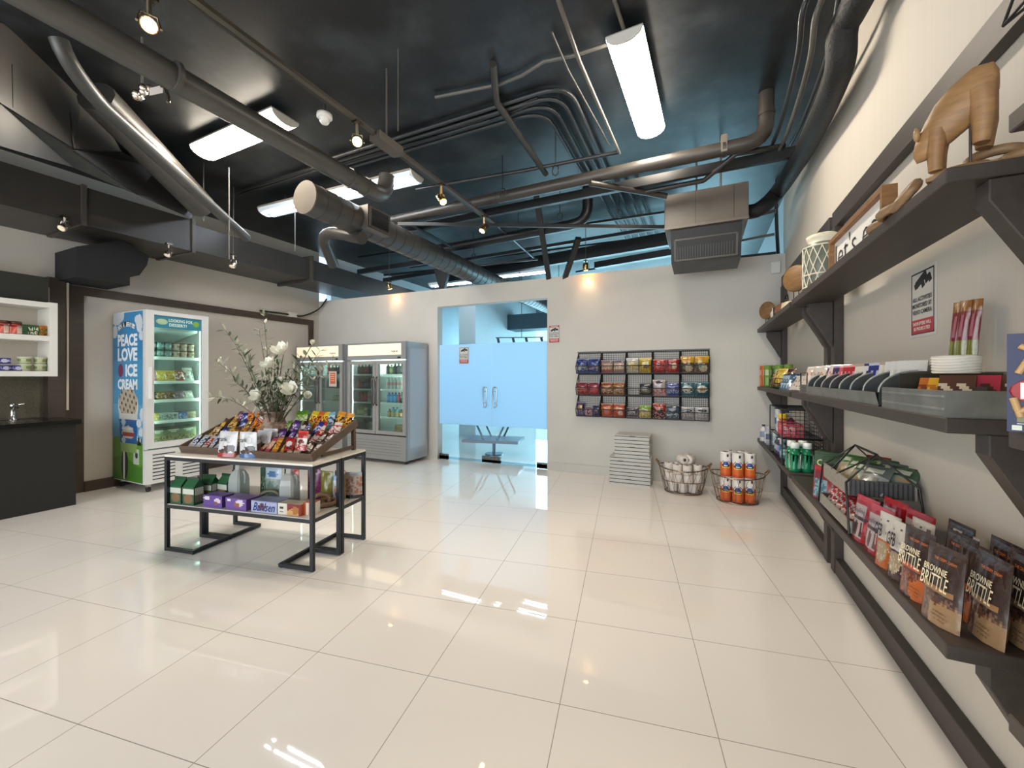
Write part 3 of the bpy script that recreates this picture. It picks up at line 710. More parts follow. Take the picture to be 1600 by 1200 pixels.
part(MB().tube(L3((0,0,.14),(.06,.0,.165),(.12,0,.16),(.135,0,.135)), .011, 'd0d0cc', 10), 'spout', CHROME, t)
part(MB().tube(L3((0,.02,.155),(0,.08,.165)), [.012,.008], 'd0d0cc', 8), 'lever', CHROME, t)
part(MB().box(-6.5, -6.2, 1.25, 1.75, .9255, .93, '8a8a86'), 'sink_rim', STEEL, label='thin steel sink rim let into the black worktop', cat='sink')

# ================================================================ ice cream cooler
CX0, CX1, CYa, CYb, CZ0, CZ1 = XL+.03, -5.95, 2.53, 3.21, .10, 2.18
t = thing('display_freezer', 'tall white glass-door freezer with a printed sky and meadow side panel', 'freezer', (0, 0, 0))
W = 'd9dad8'
sh = .045
b = MB()
b.box(CX0, CX1-.06, CYa, CYa+sh, CZ0, CZ1, W); b.box(CX0, CX1-.06, CYb-sh, CYb, CZ0, CZ1, W)
b.box(CX0+.001, CX0+sh, CYa+sh, CYb-sh, CZ0+.001, CZ1-.001, W); b.box(CX0+sh, CX1-.061, CYa+sh, CYb-sh, CZ1-.05, CZ1-.001, W); b.box(CX0+sh, CX1-.061, CYa+sh, CYb-sh, CZ0+.001, .44, W)
part(b, 'cabinet', PAINT, t)
part(MB().box(CX0+sh, CX0+sh+.004, CYa+sh, CYb-sh, .44, CZ1-.05, 'b9cfca'), 'liner', PLAS, t)
# front face frame, door
f = MB(); f.box(CX1-.06, CX1, CYa, CYb, CZ0, .50, 'd4d4d2')
part(f, 'lower_panel', PAINT, t)
for k in range(8):
    z = .145 + k*.042
    part(MB().box(CX1, CX1+.003, CYa+.07, CYa+.30, z, z+.012, '2c2c2e'), 'vent_slot', MATTE, t)
    part(MB().box(CX1, CX1+.003, CYb-.30, CYb-.07, z, z+.012, '2c2c2e'), 'vent_slot', MATTE, t)
dz0, dz1 = .52, CZ1
d = part(MB().box(CX1-.05, CX1, CYa+.002, CYa+.085, dz0, dz1, 'cfd0cf').box(CX1-.05, CX1, CYb-.075, CYb-.002, dz0, dz1, 'cfd0cf').box(CX1-.05, CX1, CYa+.085, CYb-.075, dz0, dz0+.07, 'cfd0cf').box(CX1-.05, CX1, CYa+.085, CYb-.075, dz1-.05, dz1, 'cfd0cf'), 'door', PAINT, t)
part(MB().box(CX1-.03, CX1-.022, CYa+.085, CYb-.075, dz0+.07, dz1-.05, 'ffffff'), 'door_glass', GLASS, d)
part(MB().box(CX1, CX1+.035, CYa+.03, CYa+.05, 1.12, 1.50, 'e4e4e4'), 'door_handle', PLAS, d)
hd = part(MB().box(CX1-.021, CX1-.018, CYa+.088, CYb-.078, dz1-.20, dz1-.052, '3f8fa8'), 'door_banner', CARD, d, label='blue printed banner across the top of the glass')
text('LOOKING FOR', .26, .038, 'd8f0e8', hd, (CX1-.0165, (CYa+CYb)/2+.03, dz1-.10), (0,0,R(90)), .02)
text('DESSERT?', .19, .038, 'd8f0e8', hd, (CX1-.0165, (CYa+CYb)/2+.0, dz1-.155), (0,0,R(90)), .02)
part(MB().ball((CX1-.016, CYb-.14, dz1-.12), .04, '8fc24a', 10, 6, (.04,1,.9)), 'banner_badge', CARD, hd)
part(MB().ball((CX1-.016, CYa+.17, dz1-.125), .06, 'b9d8b0', 10, 6, (.03,1.1,.6)), 'banner_badge', CARD, hd)
# interior: light strip, shelves
ls = emit('cooler_led', 'dffff2', 9)
part(MB().box(CX1-.09, CX1-.07, CYb-sh-.012, CYb-sh-.002, .56, 2.0, 'ffffff'), 'glow_strip', ls, t)
part(MB().box(CX1-.09, CX1-.07, CYa+sh+.002, CYa+sh+.012, .56, 2.0, 'ffffff'), 'glow_strip', ls, t)
part(MB().box(CX0+.3, CX1-.2, CYa+sh+.1, CYb-sh-.1, CZ1-.065, CZ1-.052, 'ffffff'), 'ceiling_lamp', emit('cooler_top', 'e6fff4', 4), t)
fan = MB(); fan.prism([(CX1-.12, CZ1-.06), (CX1-.12, CZ1-.22), (CX0+.1, CZ1-.32), (CX0+.1, CZ1-.06)], 'y', CYa+sh+.03, CYb-sh-.03, 'c8d4d0'); part(fan, 'fan_cowl', PLAS, t)
shz = [1.62, 1.32, 1.09, .83, .55]
for z in shz:
    b = MB()
    for k in range(9): b.box(CX0+.06, CX1-.10, CYa+sh+.01+k*.07, CYa+sh+.016+k*.07, z-.008, z-.002, 'e8efec')
    b.box(CX1-.10, CX1-.092, CYa+sh, CYb-sh, z-.025, z+.012, 'f2fbf8'); b.box(CX0+.06, CX1-.10, CYa+sh, CYb-sh, z-.004, z-.001, 'dfe9e6')
    part(b, 'shelf', PLAS, t)
for x, y in ((CX1-.08, CYa+.06), (CX1-.08, CYb-.06), (CX0+.08, CYa+.06)):
    c = part(MB().cyl((x, y-.015, .036), (x, y+.015, .036), .034, '1c1c1e', 14), 'caster', PLAS, t)
    part(MB().box(x-.02, x+.02, y-.02, y+.02, .06, .10, 'c8c8c8'), 'caster_fork', STEEL, c)
# side art (real print on the side panel)
def art(u, v):   # u along depth from the back to the front, v up
    x = u*.74; z = v*2.08
    if z < 1.28: z += .10*min(1, max(0, (z-.5)/.1))
    if v > .885 and ((x-.10)/.13)**2 + ((z-2.02)/.09)**2 < 1: return 'e9f1f6'
    for cx, cz, rx, rz_ in ((.20,2.05,.09,.08),(.05,1.85,.07,.08),(.66,1.93,.075,.11),(.72,1.78,.07,.06),(.72,.93,.05,.08),(.65,.82,.06,.05),(.70,.70,.06,.07),(.60,1.98,.05,.05)):
        if ((x-cx)/rx)**2 + ((z-cz)/rz_)**2 < 1: return 'e9f1f6'
    # carton
    if z < 1.30 and z > .36:
        wc = .235 - (1.0-z)*.06; cc = .385 + (1.0-z)*.02
        if z > .93:
            if ((x-cc)/.25)**2 + ((z-1.02)/.24)**2 < 1:
                if ((x-cc)/.225)**2 + ((z-1.07)/.205)**2 < 1:
                    h = math.sin(x*61.7)*math.sin(z*47.1+x*9)
                    return 'cdbfa9' if h < .35 else '4a3a2c' if h > .62 else 'b7a58c'
                return 'eceae2'
        elif abs(x-cc) < wc:
            if z > .86: return 'eceae2'
            if ((x-cc)/.15)**2 + ((z-.66)/.12)**2 < 1: return 'ece4d8' if abs(z-.64) > .05 else 'b8483c'
            if z < .47: return '9cc06a'
            if abs(x-cc+.12) < .035+.02*math.sin(z*40): return 'cfe0ea'
            return '2c6db0'
    hill = .50 + .10*math.sin(x*4.2+.3)
    if z < hill:
        if ((x-.30)/.085)**2 + ((z-.2)/.19)**2 < 1: return 'f0f0ea' if abs(x-.285) < .022 else '20241f'
        if .52 < x < .66 and .22 < z < .40: return 'd6dcd0' if ((x-.59)/.05)**2+((z-.33)/.05)**2 > .5 else '26302a'
        if abs(x-.66) < .05 and .45 < z < .5: return '1e221f'
        return '4f8a2e' if (z < .25 + .05*math.sin(x*7)) else '6fa63e'
    if abs(x-.655) < .06 and hill < z < hill+.09: return '1f2321' if math.sin(x*90) > -.3 else 'eeeeea'
    k = z/2.08
    return '3f97cf' if k > .72 else '4fa6d8' if k > .5 else '69b8e0'
b = MB(); ax0, ax1 = CX0+.0, CX1-.06
b.grid(lambda u, v: (ax0+(ax1-ax0)*u, CYa-.0015, CZ0+.01+(CZ1-CZ0-.02)*v), 70, 170, art, smooth=False)
s = part(b, 'side_print', CARD, t, label='printed side panel with clouds, an ice cream tub and cows on a meadow')
mx = (ax0+ax1)/2; yy = CYa-.002
def arc_text(body, cx, cz, r, a0, a1, ht, col):
    for i, ch in enumerate(body):
        if ch == ' ': continue
        a = a0 + (a1-a0)*i/(len(body)-1)
        text(ch, ht*.62, ht, col, s, (cx+r*math.sin(a), yy-.001, cz+r*math.cos(a)), (0, a, 0), .03)
part(MB().grid(lambda u, v: (mx-.02+(.46-.06*v)*math.sin(-.46+.92*u), yy, 1.66+(.46-.06*(1-v)*1.0)*math.cos(-.46+.92*u)-.06), 16, 2, '1d2c44'), 'print_banner', CARD, s)
arc_text("BEN & JERRY'S", mx-.02, 1.57, .455, -.42, .42, .055, 'f0f0ea')
for wtxt, z, ww, hh, x in (('PEACE', 1.83, .47, .15, mx+.0), ('LOVE', 1.655, .47, .165, mx+.0), ('ICE', 1.46, .28, .155, mx+.095), ('CREAM', 1.29, .47, .13, mx)):
    text(wtxt, ww, hh, 'eef2f4', s, (x, yy, z), None, .045)
part(MB().ball((mx-.165, yy, 1.46), .075, '9c3a6c', 10, 8, (.85,.01,1.1)), 'print_flower', CARD, s)
text("BEN & JERRY'S", .27, .045, 'f4f4ee', s, (mx+.005, yy, .745), None, .03)
# goods in the freezer
def yrow(n, a=CYa+sh+.04, b=CYb-sh-.05): return [a + (b-a)*(i+.5)/n for i in range(n)]
pint = [tub('pint%d' % k, .046, .095, c, l, bl) for k, (c, l, bl) in enumerate((('7fa8a0','3c5c50','dfe8d8'), ('6f9a92','2f4c44','b7cfe0'), ('c9bfa8','5c4634','8a6a50'), ('d8c8b0','6a3c30','b08870')))]
for r_ in range(2):
    for i, y in enumerate(yrow(6)):
        place(pint[[0,1,1,2,3,2][i]], 'ice_cream_tub', 'ice cream pint %s in the %s layer on the freezer top shelf' % (nth(i, 6), ['lower','upper'][r_]), 'ice cream tub', (CX1-.16, y, shz[0]+r_*.097), group='pints on the freezer top shelf')
def film(k, w, h, d, base, *ops): return pouch(k, w, h, d, pat(base, *ops), stand=False, nu=8, nv=10, seed=len(k))
fz = [('fp', '.', 'd88aa4', 'f0d0d8'), ('fy', '.', 'd8b83c', 'f2e2a0'), ('fy2', '.', 'd8b83c', 'a87830'), ('fr', '.', 'b05848', 'e8e0d8'), ('fw', '.', 'c8ccc4', '8a8478')]
for i, y in enumerate(yrow(5)):
    k, _, c1, c2 = fz[i]
    place(film(k, .12, .15 if i != 4 else .19, .05, c1, ('n',.2,.8,c2,.4,i+2)), 'frozen_treat_bag', '%s frozen treat bag, %s on the freezer second shelf' % (['pink','yellow','golden','red','pale'][i], nth(i, 5)), 'packet', (CX1-.16, y, shz[1]), (R(-18), 0, R(90)), 'bags on the freezer second shelf')
fz = [('gd','3a2f2c','6a5850'),('gb','7a5a30','d8b070'),('gb2','8a5f34','40301c'),('gp','8f7480','c0a8b0'),('gw','c8c0b8','e8e8e0')]
for i, y in enumerate(yrow(5)):
    k, c1, c2 = fz[i]
    place(film(k, .115, .12, .05, c1, ('n',.2,.8,c2,.4,i+7)), 'frozen_treat_bag', '%s ice cream bar packet, %s on the freezer third shelf' % (['black','brown','golden brown','mauve','cream'][i], nth(i, 5)), 'packet', (CX1-.16, y, shz[2]), (R(-25), 0, R(90)), 'packets on the freezer third shelf')
fz = [('hy','d8c860','f4f0d0'),('hg','c4d4cc','6f8a80'),('hg2','ccd8d2','5f7a74'),('hb','4f78c0','c0d0ea'),('hn','b8a890','8a7458')]
for i, y in enumerate(yrow(5)):
    k, c1, c2 = fz[i]
    place(carton('fz'+k, .10, .12, .10, pat(c1, ('n',.2,.8,c2,.35,i+4)), c1), 'frozen_treat_box', '%s carton, %s on the freezer fourth shelf' % (['yellow','pale green','mint','blue','tan'][i], nth(i, 5)), 'carton', (CX1-.17, y, shz[3]), R(90), 'cartons on the freezer fourth shelf')
for i, y in enumerate(yrow(3)):
    place(carton('ft%d' % i, .17, .2, .19, pat('8f9a78', ('e',.5,.85,.3,.12,'d8dcc8'), ('b',0,.5,'a9a878'), ('n',.1,.5,'7c7448',.4,i+4), ('b',.93,1,'4a5a48')), '7a8468'), 'frozen_treat_box', 'large olive carton, %s at the bottom of the freezer' % nth(i, 3), 'carton', (CX1-.21, y, shz[4]), R(90), 'large cartons at the bottom of the freezer')

# ================================================================ two drinks fridges
def fridge(x0, x1, label):
    t = thing('drinks_fridge', label, 'fridge', (x0, 5.04, 0))
    w_ = x1-x0; D = .56; S = 'a3a4a3'; top = 1.94; f0 = .06
    b = MB(); b.box(0, .04, .05, D, f0, top, '9fa5aa'); b.box(w_-.04, w_, .05, D, f0, top, '9fa5aa'); b.box(.04, w_-.04, D-.03, D-.001, f0+.001, top-.001, '8f9598'); b.box(.04, w_-.04, .051, D-.03, top-.05, top-.001, '9fa5aa'); b.box(.04, w_-.04, .051, D-.03, f0+.001, .42, '8f9598')
    part(b, 'cabinet', mat('grey_coated_steel', .3, spec=.6), t)
    part(MB().box(.04, w_-.04, D-.034, D-.03, .42, top-.06, 'dfe8e6'), 'liner', PLAS, t)
    part(MB().box(w_+.0005, w_+.003, .10, D-.06, .25, top-.1, 'b7c0c6'), 'side_panel', mat('side_sheet', .15, spec=.8), t)
    cn = part(MB().box(0, w_, 0, .05, 1.66, top, '8c8d8d'), 'canopy', mat('grey_coated_steel'), t)
    part(MB().box(.02, w_-.09, -.004, 0, 1.73, top-.03, 'ffffff'), 'light_panel', emit('fridge_sign', 'f3dfc0', .27), cn, label='pale lit advertising panel')
    text('PREMIUM', .13, .028, '3a4040', cn, (w_-.22, -.006, 1.785), None, .01); text('LEVELLA', .10, .014, '5a6060', cn, (w_-.21, -.006, 1.755), None)
    part(MB().box(w_-.16, w_-.10, -.003, 0, 1.675, 1.70, '101214'), 'thermostat_display', PLAS, cn)
    lp = part(MB().box(0, w_, 0, .05, f0, .44, '8f908e'), 'lower_panel', mat('grey_coated_steel'), t)
    for k in range(6): part(MB().box(.02, w_-.10, -.002, 0, .13+k*.045, .134+k*.045, '6a6b6a'), 'louvre', MATTE, lp)
    hw = w_/2
    for k, (a, c) in enumerate(((.004, hw-.004), (hw+.004, w_-.004))):
        z0, z1 = .46, 1.64
        fr = MB(); e = .055
        fr.box(a, a+e, 0, .045, z0, z1, '93928f'); fr.box(c-e, c, 0, .045, z0, z1, '93928f'); fr.box(a+e, c-e, 0, .045, z0, z0+e, '93928f'); fr.box(a+e, c-e, 0, .045, z1-e, z1, '93928f')
        d = part(fr, 'door', mat('grey_coated_steel'), t)
        part(MB().box(a+e, c-e, .02, .026, z0+e, z1-e, 'ffffff'), 'door_glass', GLASS, d)
        hx = (c-.03) if k == 0 else (a+.03)
        part(MB().tube(L3((hx,0,.92),(hx,-.04,.95),(hx,-.04,1.35),(hx,0,1.38)), .012, '5d6060', 8), 'door_handle', STEEL, d)
    for zz in (1.42, 1.18, .96, .73, .50):
        b = MB()
        for kk in range(14): b.box(.05+kk*(w_-.1)/14, .055+kk*(w_-.1)/14, .07, D-.05, zz-.008, zz-.003, 'e4e8e8')
        b.box(.045, w_-.045, .065, .072, zz-.02, zz+.006, 'e8f2f0'); b.box(.045, w_-.045, .07, D-.05, zz-.003, zz-.001, 'd0dcdc')
        part(b, 'shelf', PLAS, t)
    for kx in (.045, hw-.012, hw+.008, w_-.051):  # glowing strips added to brighten the fridge interior
        part(MB().box(kx, kx+.006, .056, .064, .6, 1.6, 'ffffff'), 'glow_strip', emit('fridge_fill_glow', 'e9fff6', 10), t)
    part(MB().box(.1, w_-.1, .12, .4, top-.065, top-.055, 'ffffff'), 'ceiling_lamp', emit('fridge_top', 'e8fff6', 7), t)
    for x in (.07, w_-.07): part(MB().cyl((x, .1, 0), (x, .1, f0), .02, '1a1a1c', 10), 'foot', PLAS, t)
    return t
fridge(-6.66, -5.52, 'grey two-door drinks fridge half hidden behind the white flowers')
fridge(-5.40, -4.17, 'grey two-door drinks fridge next to the glass door')
# sheet taped on the left one
t = thing('notice_sheet', 'orange notice sheet taped on the door of the half hidden fridge', 'notice', PY(520, 592, 5.035))
part(MB().box(-.09, .09, -.001, 0, -.13, .13, 'e4dcd4'), 'sheet', CARD, t)
part(MB().box(-.06, .06, -.002, -.001, -.085, .105, 'd9714c'), 'printed_field', CARD, t)
for k in range(4): part(MB().box(-.045, .045, -.003, -.002, .07-k*.035, .078-k*.035, 'f0c8a8'), 'printed_line', INK, t)
dr = {
 'dark': bottle('dk', .033, .17, '2c1d1a', '8a2020', '5f4038', (.3,.6)), 'clr': bottle('clr', .032, .19, 'b8c4c0', 'c8d0d0', 'c08a8c', (.35,.6)),
 'blue': bottle('bl', .036, .17, '2f86c8', '1f3f88', '4fa8e0', (.2,.65)), 'red': bottle('rd', .034, .17, '8a2a34', '30202c', 'c8405a', (.3,.6)),
 'wht': bottle('wh', .034, .16, 'd8dcd4', '304848', '8fa88a', (.2,.6)), 'tan': bottle('tn', .034, .13, '9c7850', '4a3828', 'c8a878', (.2,.6)),
 'tea': bottle('te', .038, .16, '7ab0b8', '2c6a90', 'c8b870', (.1,.5)), 'grn': bottle('gn', .034, .16, '8a9c50', '50603c', 'c8d4a0', (.2,.6)),
 'can': can('cn', .032, .12, '3c3436', bands=((.2,.8,'8a8a8c','5a4a58'),)), 'blk': bottle('bk', .036, .18, '20262a', '101214', '40505a', (.2,.6)), 'prp': bottle('pp', .034, .16, '4a3a6a', '2c2440', '8a7ab8', (.3,.6))}
names = {'dark':'cola','clr':'clear','blue':'blue','red':'red','wht':'white','tan':'tan','tea':'teal','grn':'green','can':'dark','blk':'black','prp':'purple'}
def fill(fx0, rows, who):
    for (zz, k, kinds, xa, xb) in rows:
        n = len(kinds)
        for i, kd in enumerate(kinds):
            x = xa + (xb-xa)*(i+.5)/n
            lv = {1.42:'top',1.18:'second',.96:'third',.73:'fourth',.50:'bottom'}[zz]
            place(dr[kd], 'drink_can' if kd == 'can' else 'drink_bottle', '%s drink, %s, %s shelf, %s door, %s' % (names[kd], nth(i, n), lv, ['left','right'][k], who), 'drink', (fx0+x, 5.04+.12, zz), group='drinks in the %s' % who)
fill(-5.40, [(1.42,0,['dark','dark','red','blk','blk','blk'],.1,.56),(1.18,0,['red','can','prp','blk','clr','blk'],.1,.56),(.96,0,['dark','red','red','clr','clr','wht'],.1,.56),(.73,0,['grn','grn','wht','can','wht','wht'],.1,.56),(.50,0,['can','can','blk','can','wht','wht','wht'],.1,.56),
  (1.42,1,['blk','grn','blk','blk','blk','blk'],.74,1.17),(1.18,1,['clr','clr','clr','clr','clr','blk'],.74,1.17),(.96,1,['blue','blue','blue','red','blk','blk'],.76,1.17),(.73,1,['tan','tea','tea','tan','tan'],.76,1.17)], 'unobstructed fridge')
fill(-6.66, [(1.42,1,['red','dark','dark','blk','dark'],.64,1.08),(1.18,1,['blk','dark','blk','can','blk'],.64,1.08)], 'half hidden fridge')
place(carton('tanbox', .13, .1, .11, pat('b89868', ('n',.2,.8,'8a6a40',.3,2)), 'a88858'), 'carton', 'brown carton alone at the bottom of the fridge by the glass door', 'carton', (-5.40+1.0, 5.18, .50))
place(film('bagw', .24, .1, .12, 'b8c48a', ('n',.2,.8,'e8ecd8',.4,6)), 'salad_bag', 'pale green bag lying on a shelf of the half hidden fridge', 'packet', (-6.66+.86, 5.2, .96))

# ================================================================ glass double door
t = thing('glass_door', 'frameless double glass door with a frosted band and chrome pull handles', 'door', (0, 0, 0))
dm = PY(765.5, 600, BW(-3.05)).x
y0 = BW(-3)+.05
for k, (a, c) in enumerate(((dx0+.012, dm-.004), (dm+.004, dx1-.012))):
    ya, yc = BW(a)+.05, BW(c)+.05
    def pane(z0, z1, m, nm, par, dy=0, th=.010):
        return part(MB().prism([(a, ya+dy), (c, yc+dy), (c, yc+dy+th), (a, ya+dy+th)], 'z', z0, z1, 'ffffff'), nm, m, par)
    d = pane(.02, dz-.02, GLASST, 'door_leaf', t)
    pane(.60, 1.915, FROST, 'frosted_band', d, -.004, .003)
    hx = dm + (-.09 if k == 0 else .085)
    yh = BW(hx)+.045
    b = MB(); pts = []
    for j in range(20):
        an = 2*math.pi*j/20; pts.append((hx+.032*math.cos(an), yh-.05, 1.06+.03*math.sin(an) + (.13 if math.sin(an) > 0 else -.13)))
    part(MB().tube(pts, .011, 'c0c4c8', 8, closed=True), 'pull_handle', CHROME, d)
    for zz in (.97, 1.15): part(MB().cyl((hx, yh-.05, zz), (hx, yh, zz), .009, 'c0c4c8', 8), 'handle_standoff', CHROME, d)
    hx2 = (a, a+.17) if k == 0 else (c-.17, c)
    for z0, z1 in ((.02, .10), (dz-.07, dz-.005)):
        part(MB().box(hx2[0], hx2[1], BW(hx2[0])+.035, BW(hx2[0])+.07, z0, z1, '6f7270'), 'patch_hinge', STEEL, d)
    lx = (c-.16, c) if k == 0 else (a, a+.16)
    part(MB().box(lx[0], lx[1], BW(dm)+.035, BW(dm)+.07, .02, .12, '6f7270'), 'patch_lock', STEEL, d)
    part(MB().box(lx[0], lx[1], BW(dm)+.035, BW(dm)+.07, dz-.05, dz-.01, '6f7270'), 'patch_lock', STEEL, d)
def camera_sign(label, w_, h_, head=None, loc=(0,0,0), rz=0, hatch='b5343c', toprow=None):
    t = thing('warning_sign', label, 'sign', loc, rz)
    part(MB().box(-w_/2, w_/2, -.003, 0, -h_/2, h_/2, 'e6e3dc'), 'sign_plate', CARD, t)
    b = MB(); e = .03*w_; m_ = .06*w_
    for (x0, x1, z0, z1) in ((-w_/2+m_, w_/2-m_, h_/2-m_-e, h_/2-m_), (-w_/2+m_, w_/2-m_, -h_/2+m_, -h_/2+m_+e), (-w_/2+m_, -w_/2+m_+e, -h_/2+m_, h_/2-m_), (w_/2-m_-e, w_/2-m_, -h_/2+m_, h_/2-m_)):
        b.box(x0, x1, -.0035, -.003, z0, z1, '23262b')
    part(b, 'sign_border', INK, t)
    part(MB().box(-w_/2+.1*w_, w_/2-.1*w_, -.0038, -.003, -h_/2+.06*h_, -h_/2+.26*h_, hatch), 'sign_field', INK, t, label='red field at the bottom')
    top = h_*.36
    if toprow:
        part(MB().box(-w_/2+.1*w_, w_/2-.1*w_, -.0038, -.003, h_*.36, h_*.45, hatch), 'sign_field', INK, t, label='red field at the top')
        text(toprow, w_*.6, h_*.05, 'eeeeea', t, (0, -.004, h_*.405), None, .02); top = h_*.28
    c = MB(Matrix.Translation((0, 0, top-h_*.06)) @ Matrix.Rotation(R(-24), 4, 'Y') @ Matrix.Diagonal((w_*1.0, 1, w_*1.0, 1)))
    c.box(-.24, .20, -.004, -.003, -.02, .13, '23262b'); c.box(-.30, -.24, -.004, -.003, .0, .11, '23262b'); c.box(.10, .30, -.0042, -.0032, -.12, .0, '23262b'); c.box(.22, .32, -.004, -.003, -.17, -.02, '23262b'); c.box(-.05, .06, -.004, -.003, -.12, -.02, '23262b')
    part(c, 'camera_symbol', INK, t)
    for i, s_ in enumerate(('ALL ACTIVITIES', 'MONITORED BY', 'VIDEO CAMERA')):
        text(s_, w_*.74, h_*.065, '23262b', t, (0, -.0042, h_*(.06-.095*i)), None, .02)
    text('SHOPLIFTERS WILL', w_*.7, h_*.05, 'f0eeea', t, (0, -.0045, -h_*.30), None, .02); text('BE PROSECUTED', w_*.62, h_*.05, 'f0eeea', t, (0, -.0045, -h_*.375), None, .02)
    return t
q = PY(725, 555.5, BW(-3.5)+.03); camera_sign('camera warning sign stuck on the left leaf of the glass door', .19, .275, loc=(q.x, q.y, q.z), rz=R(1))
q = PY(866, 522, BW(-2)-.004); camera_sign('camera warning sign on the wall just right of the glass door', .18, .27, loc=(q.x, q.y, q.z), rz=R(1), toprow='WARNING')
# ---- seen through the door: folding table lying upside down, far room
q = PY(772, 690, 6.45)
t = thing('folding_table', 'grey folding table lying upside down, seen through the bottom of the glass door', 'table', (q.x, 6.45, .24), R(12))
part(MB().box(-.50, .50, -.30, .30, 0, .05, '8d98a8'), 'tabletop', PLAS, t)
for sx in (-1, 1):
    part(MB().tube(L3((sx*.12, -.24, .05), (sx*.34, -.24, .50), (sx*.34, .24, .50), (sx*.12, .24, .05)), .018, '78828c', 8), 'leg', STEEL, t)
    part(MB().tube(L3((sx*.25, -.24, .32), (sx*.25, .24, .32)), .012, '78828c', 8), 'leg_brace', STEEL, t)
t2 = thing('pedestal', 'thin grey pedestal carrying the upturned folding table behind the glass', 'pedestal', (t.location.x, t.location.y, 0))
part(MB().cyl((0,0,0), (0,0,.24), .03, '707c88', 12), 'column', STEEL, t2); part(MB().cyl((0,0,0),(0,0,.02), .16, '707c88', 20), 'base_plate', STEEL, t2)
q = PY(734, 508, 8.5)
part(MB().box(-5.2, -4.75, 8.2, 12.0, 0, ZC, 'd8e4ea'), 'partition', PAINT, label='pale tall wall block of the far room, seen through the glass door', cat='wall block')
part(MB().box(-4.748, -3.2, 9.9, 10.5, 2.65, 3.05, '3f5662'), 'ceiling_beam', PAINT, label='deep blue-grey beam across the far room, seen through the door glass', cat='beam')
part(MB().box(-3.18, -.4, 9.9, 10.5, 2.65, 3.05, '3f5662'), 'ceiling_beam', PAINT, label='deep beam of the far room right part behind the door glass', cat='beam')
t = thing('lighting_track', 'small track with four spots in the far room, seen through the glass door', 'lighting track', PY(815, 528, 8.6), R(20))
part(MB().box(-.6, .5, -.012, .012, 0, .02, '2c3438'), 'track_rail', BLACKM, t); part(MB().cyl((0,0,.02),(0,0,ZC-t.location.z), .008, '2c3438', 6), 'hanger', BLACKM, t)
for x in (-.55, -.2, .1, .45): part(MB().cyl((x, 0, 0), (x+.03, -.06, -.12), .03, '39434a', 10), 'spot_head', BLACKM, t)
# ================================================================ display tables in the middle
TA = Vector((-3.86, 1.762, 0)); TR = R(10); TL = 1.40; TD = .305
def LT(u, v, z): return Vector((TA.x + u*math.cos(TR) - v*math.sin(TR), TA.y + u*math.sin(TR) + v*math.cos(TR), z))
NV = '0f151c'
def console(v0, label):
    o = LT(0, v0, 0); t = thing('console_table', label, 'table', o, TR)
    s = .026
    for sx in (s/2, TL-s/2):
        for sy in (s/2, TD-s/2):
            part(MB().box(sx-s/2, sx+s/2, sy-s/2, sy+s/2, .004, .748, NV), 'leg', BLACKM, t)
    for z in (.735, .357):
        b = MB()
        b.box(s, TL-s, 0, s, z-s/2, z+s/2, NV); b.box(s, TL-s, TD-s, TD, z-s/2, z+s/2, NV); b.box(0+.001, s-.001, s, TD-s, z-s/2, z+s/2, NV); b.box(TL-s+.001, TL-.001, s, TD-s, z-s/2, z+s/2, NV)
        part(b, 'frame', BLACKM, t)
    part(MB().box(.001, TL-.001, .001, TD-.001, .7485, .762, 'e2ddd4'), 'tabletop', mat('pale_marble', .25, grain=.04, gscale=(5,5,5)), t)
    part(MB().box(s*.2, TL-s*.2, s*.2, TD-s*.2, .3705, .376, 'c9c4bc'), 'lower_shelf', mat('pale_marble'), t)
    for sg, x0 in ((1, s), (-1, TL-s)):
        b = MB(); x1 = x0 + sg*.27
        b.box(x0, x1, 0, s, .006, .006+s, NV); b.box(x0, x1, TD-s, TD, .006, .006+s, NV); b.box(x1-sg*s, x1, s, TD-s, .006, .006+s, NV)
        part(b, 'base_frame', BLACKM, t)
        for y in (s/2, TD-s/2): part(MB().cyl((x1-sg*.015, y, 0), (x1-sg*.015, y, .006), .01, '101010', 8), 'foot_pad', PLAS, t)
    return t
console(0, 'marble-topped black metal console table in front, with biscuits on its shelf')
console(TD+.008, 'marble-topped black metal console table behind the first, touching it')
TT = .763; TS = .377
# sloped wooden trays
BRW = '5d4c3e'
def tray(u0, u1, v0, v1, label):
    t = thing('display_tray', label, 'tray', LT(u0, v0, TT), TR)
    w_ = u1-u0; d = v1-v0; al = math.atan2(.19, d); th = .012
    Mx = Matrix.Translation((0, 0, .014)) @ Matrix.Rotation(al, 4, 'X'); L_ = d/math.cos(al)
    part(MB(Mx).box(0, w_, 0, L_, -th, 0, BRW), 'base_board', CRATE, t)
    part(MB(Mx).box(0, w_, -th, 0, -th, .045, BRW), 'front_rim', CRATE, t)
    part(MB(Mx).box(0, w_, L_, L_+th, -th, .05, BRW), 'back_rim', CRATE, t)
    for x in (0, w_-th): part(MB(Mx).box(x+(.0005 if x == 0 else -.0005), x+th, .0, L_, .0, .05, BRW), 'side_rim', CRATE, t)
    for x in (.0, w_-.03):
        part(MB().box(x, x+.03, d-.035, d-.01, 0, .19, BRW), 'leg', CRATE, t)
        part(MB().box(x+.005, x+.022, .1, d-.035, .012, .038, BRW), 'side_stretcher', CRATE, t)
    for k in (1, 2): part(MB(Mx).box(th, w_-th, L_*k*.335, L_*k*.335+.008, 0, .03, BRW), 'divider', CRATE, t)
    return al
al = tray(.02, .585, .12, .60, 'left sloped wooden tray of snack bars on the marble table')
tray(.745, 1.325, .10, .60, 'right sloped wooden tray of sweets on the marble table')
